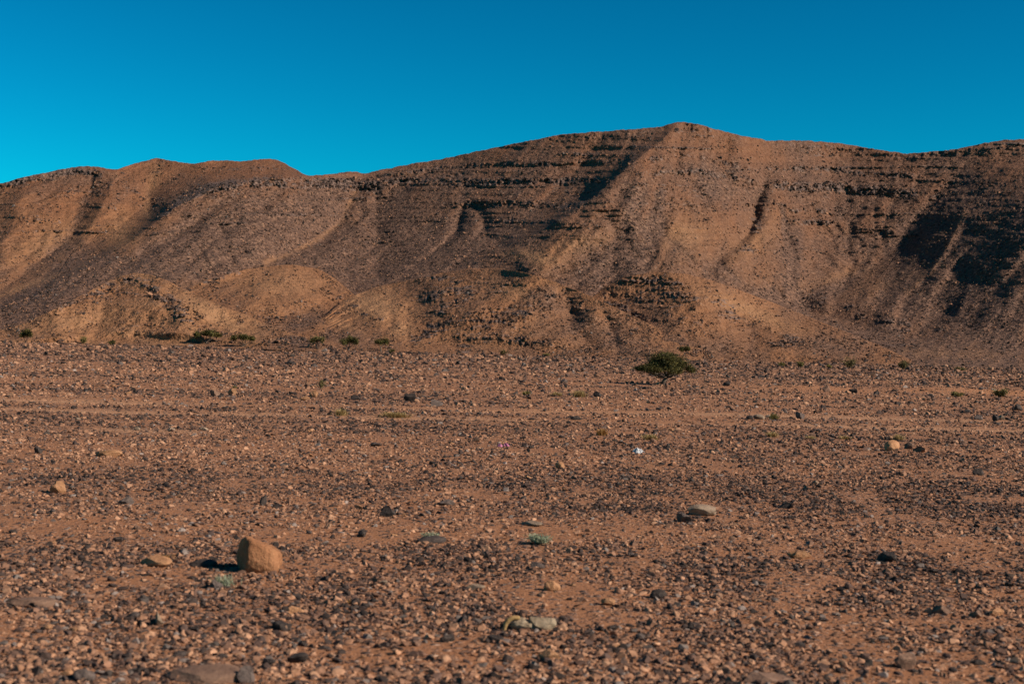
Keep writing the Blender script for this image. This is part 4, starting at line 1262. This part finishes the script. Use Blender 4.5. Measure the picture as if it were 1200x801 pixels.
def tuft(px, py, wpx, hpx, label, mat, seed, n=160, group='dry grass tufts on the plain', name='grass_tuft', spiky=False):
    r = np.random.default_rng(seed)
    X, Y, Z = on_ground(px, py)
    wd = wpx * Y / F; ht = hpx * Y / F
    V, Fc = [], []
    bw = max(0.004, 0.35 * Y / 1422) * (0.8 if spiky else 1)
    for k in range(n):
        a = r.uniform(0, 6.28); lean = r.beta(1.3, 1.3) * wd / 2
        b0 = np.array([r.normal(0, wd * 0.16), r.normal(0, wd * 0.12), -0.01])
        L = ht * r.uniform(0.55, 1.05)
        tip = b0 + np.array([math.cos(a) * lean, math.sin(a) * lean, L * (1 - 0.35 * (2 * lean / wd) ** 2)])
        mid = (b0 + tip) / 2 + np.array([0, 0, 0.12 * L])
        s = np.array([math.cos(a + 1.57), math.sin(a + 1.57), 0]) * bw
        i = len(V)
        V += [b0 - s, b0 + s, mid + s * 0.8, mid - s * 0.8, tip]
        Fc += [(i, i + 1, i + 2, i + 3), (i + 3, i + 2, i + 4)]
    o = soup(name, V, Fc, mat)
    o.location = (X, Y, Z)
    tag(o, label, 'grass tuft', group)
    return o


tuft(399, 487, 20, 9, 'straw coloured tuft left of the long low straw patch', M_STRAW, 51)
tuft(463, 489, 40, 7, 'long low patch of straw grass below the squared black block', M_STRAW, 52, 420)
tuft(617, 463, 12, 6, 'small olive tuft, leftmost of three in a row left of the acacia', M_OLIVE, 53)
tuft(652, 464, 14, 6, 'straw tuft in the middle of three in a row left of the acacia', M_STRAW, 54)
tuft(679, 465, 18, 9, 'bushy straw tuft, nearest of three in a row to the acacia', M_STRAW, 55, 260)
tuft(705, 510, 16, 10, 'rust orange tuft of dead grass behind and left of the white litter', M_RUST, 56)
tuft(762, 515, 24, 8, 'yellowish dry tuft just behind the white litter', M_STRAW, 57, 240)
tuft(905, 511, 18, 7, 'straw tuft in front of the thin track right of centre', M_STRAW, 58)
tuft(906, 491, 14, 8, 'olive straw tuft on the track right of the pale cream stone', M_OLIVE, 59)
tuft(1052, 516, 18, 9, 'straw tuft directly behind the round orange rock', M_STRAW, 60)
tuft(950, 514, 16, 5, 'thin straw tuft midway between the track and the round orange rock', M_STRAW, 61, 90)
tuft(990, 514, 18, 5, 'low straw tuft left of the round orange rock', M_STRAW, 62, 110)
tuft(263, 686, 36, 17, 'spiky grey green tuft in front of and left of the big boulder', M_SAGE, 63, 150, spiky=True)
tuft(415, 706, 26, 5, 'flat yellow orange tuft in the foreground right of the boulder', M_RUST, 64, 200)
tuft(193, 655, 30, 7, 'dry yellow tuft growing behind the low orange hump of rock', M_RUST, 65, 160)
tuft(275, 455, 8, 4, 'small dry tuft behind the orange stone on the far track', M_OLIVE, 66, 60)

# ------------------------------------------------------------------ litter and debris
def crumple(name, px, py, wpx, hpx, mat, label, cat, seed, group=None):
    r = np.random.default_rng(seed)
    X, Y, Z = on_ground(px, py)
    wd = wpx * Y / F; ht = hpx * Y / F
    n = 26
    u = np.linspace(-1, 1, n); U, Vv = np.meshgrid(u, u, indexing='ij')
    rad = np.maximum(np.abs(U), np.abs(Vv)) / (np.hypot(U, Vv) + 1e-6)
    x = U * rad; y = Vv * rad
    edge = 1 + 0.35 * fbm(x * 1.3 + seed, y * 1.3, 3, seed)
    h = (1 - np.hypot(x, y) ** 2) * 0.75 + 0.55 * fbm(x * 1.8, y * 1.8 + seed, 4, seed + 3, 0.6)
    P = np.stack([x * edge * wd / 2, y * edge * wd / 2, np.maximum(h, -0.05) * ht], -1)
    o = grid_mesh(name, P, mat, None, smooth=False)
    md = o.modifiers.new('sheet thickness', 'SOLIDIFY'); md.thickness = 0.006; md.offset = 1
    o.location = (X, Y + wd * 0.3, Z + 0.01)
    tag(o, label, cat, group)
    return o


crumple('plastic_bag', 748, 531, 13, 6.5, M_WHITE, 'crumpled white plastic bag lying on the gravel below the acacia', 'litter', 4)
crumple('plastic_scrap', 586, 523.5, 6, 3.5, M_PINK, 'smaller left piece of crumpled pink plastic on the gravel', 'litter', 6, 'pink plastic scraps')
crumple('plastic_scrap', 593.5, 523, 7, 4, M_PINK, 'larger right piece of crumpled pink plastic on the gravel', 'litter', 9, 'pink plastic scraps')


def debris():
    X, Y, Z = on_ground(620, 738)
    s = Y / F
    root = empty('weathered_debris', (X, Y, Z))
    tag(root, 'pale weathered hump of debris with a curved yellowish strip arching at its left end', 'debris')
    V, Fc = [], []
    pts = [np.array([-29 + 2 * k * 0 + 11 * (1 - math.cos(k / 9 * 2.2)), -2 + 0.6 * k, 15 * math.sin(min(k / 9 * 2.1, 1.75)) - 1]) * s for k in range(10)]
    tube(V, Fc, pts, [2.2 * s + 0.8 * s * math.sin(k / 9 * 3.1) for k in range(10)], 7)
    soup('curved_strip', V, Fc, M_HUSK, root, True)
    for k, (cx, cz, wx, hz) in enumerate([(-8, 6, 28, 13), (16, 6, 34, 15), (2, 3, 44, 7)]):
        me = rock_mesh('slab', 310 + k, 4, 6, 0.6, 0.1, (0.5, 0.85))
        me.materials.append(M_WOOD)
        o = bpy.data.objects.new('slab', me)
        zr = max(v.co.z for v in me.vertices) * 2
        o.scale = (wx * s, 20 * s, hz * s / zr * 1.2)
        o.location = (cx * s, 7 * s, cz * s)
        o.rotation_euler = (-0.15, 0.05 * (k - 1), 0.1 * k)
        COL.objects.link(o)
        o.parent = root


debris()
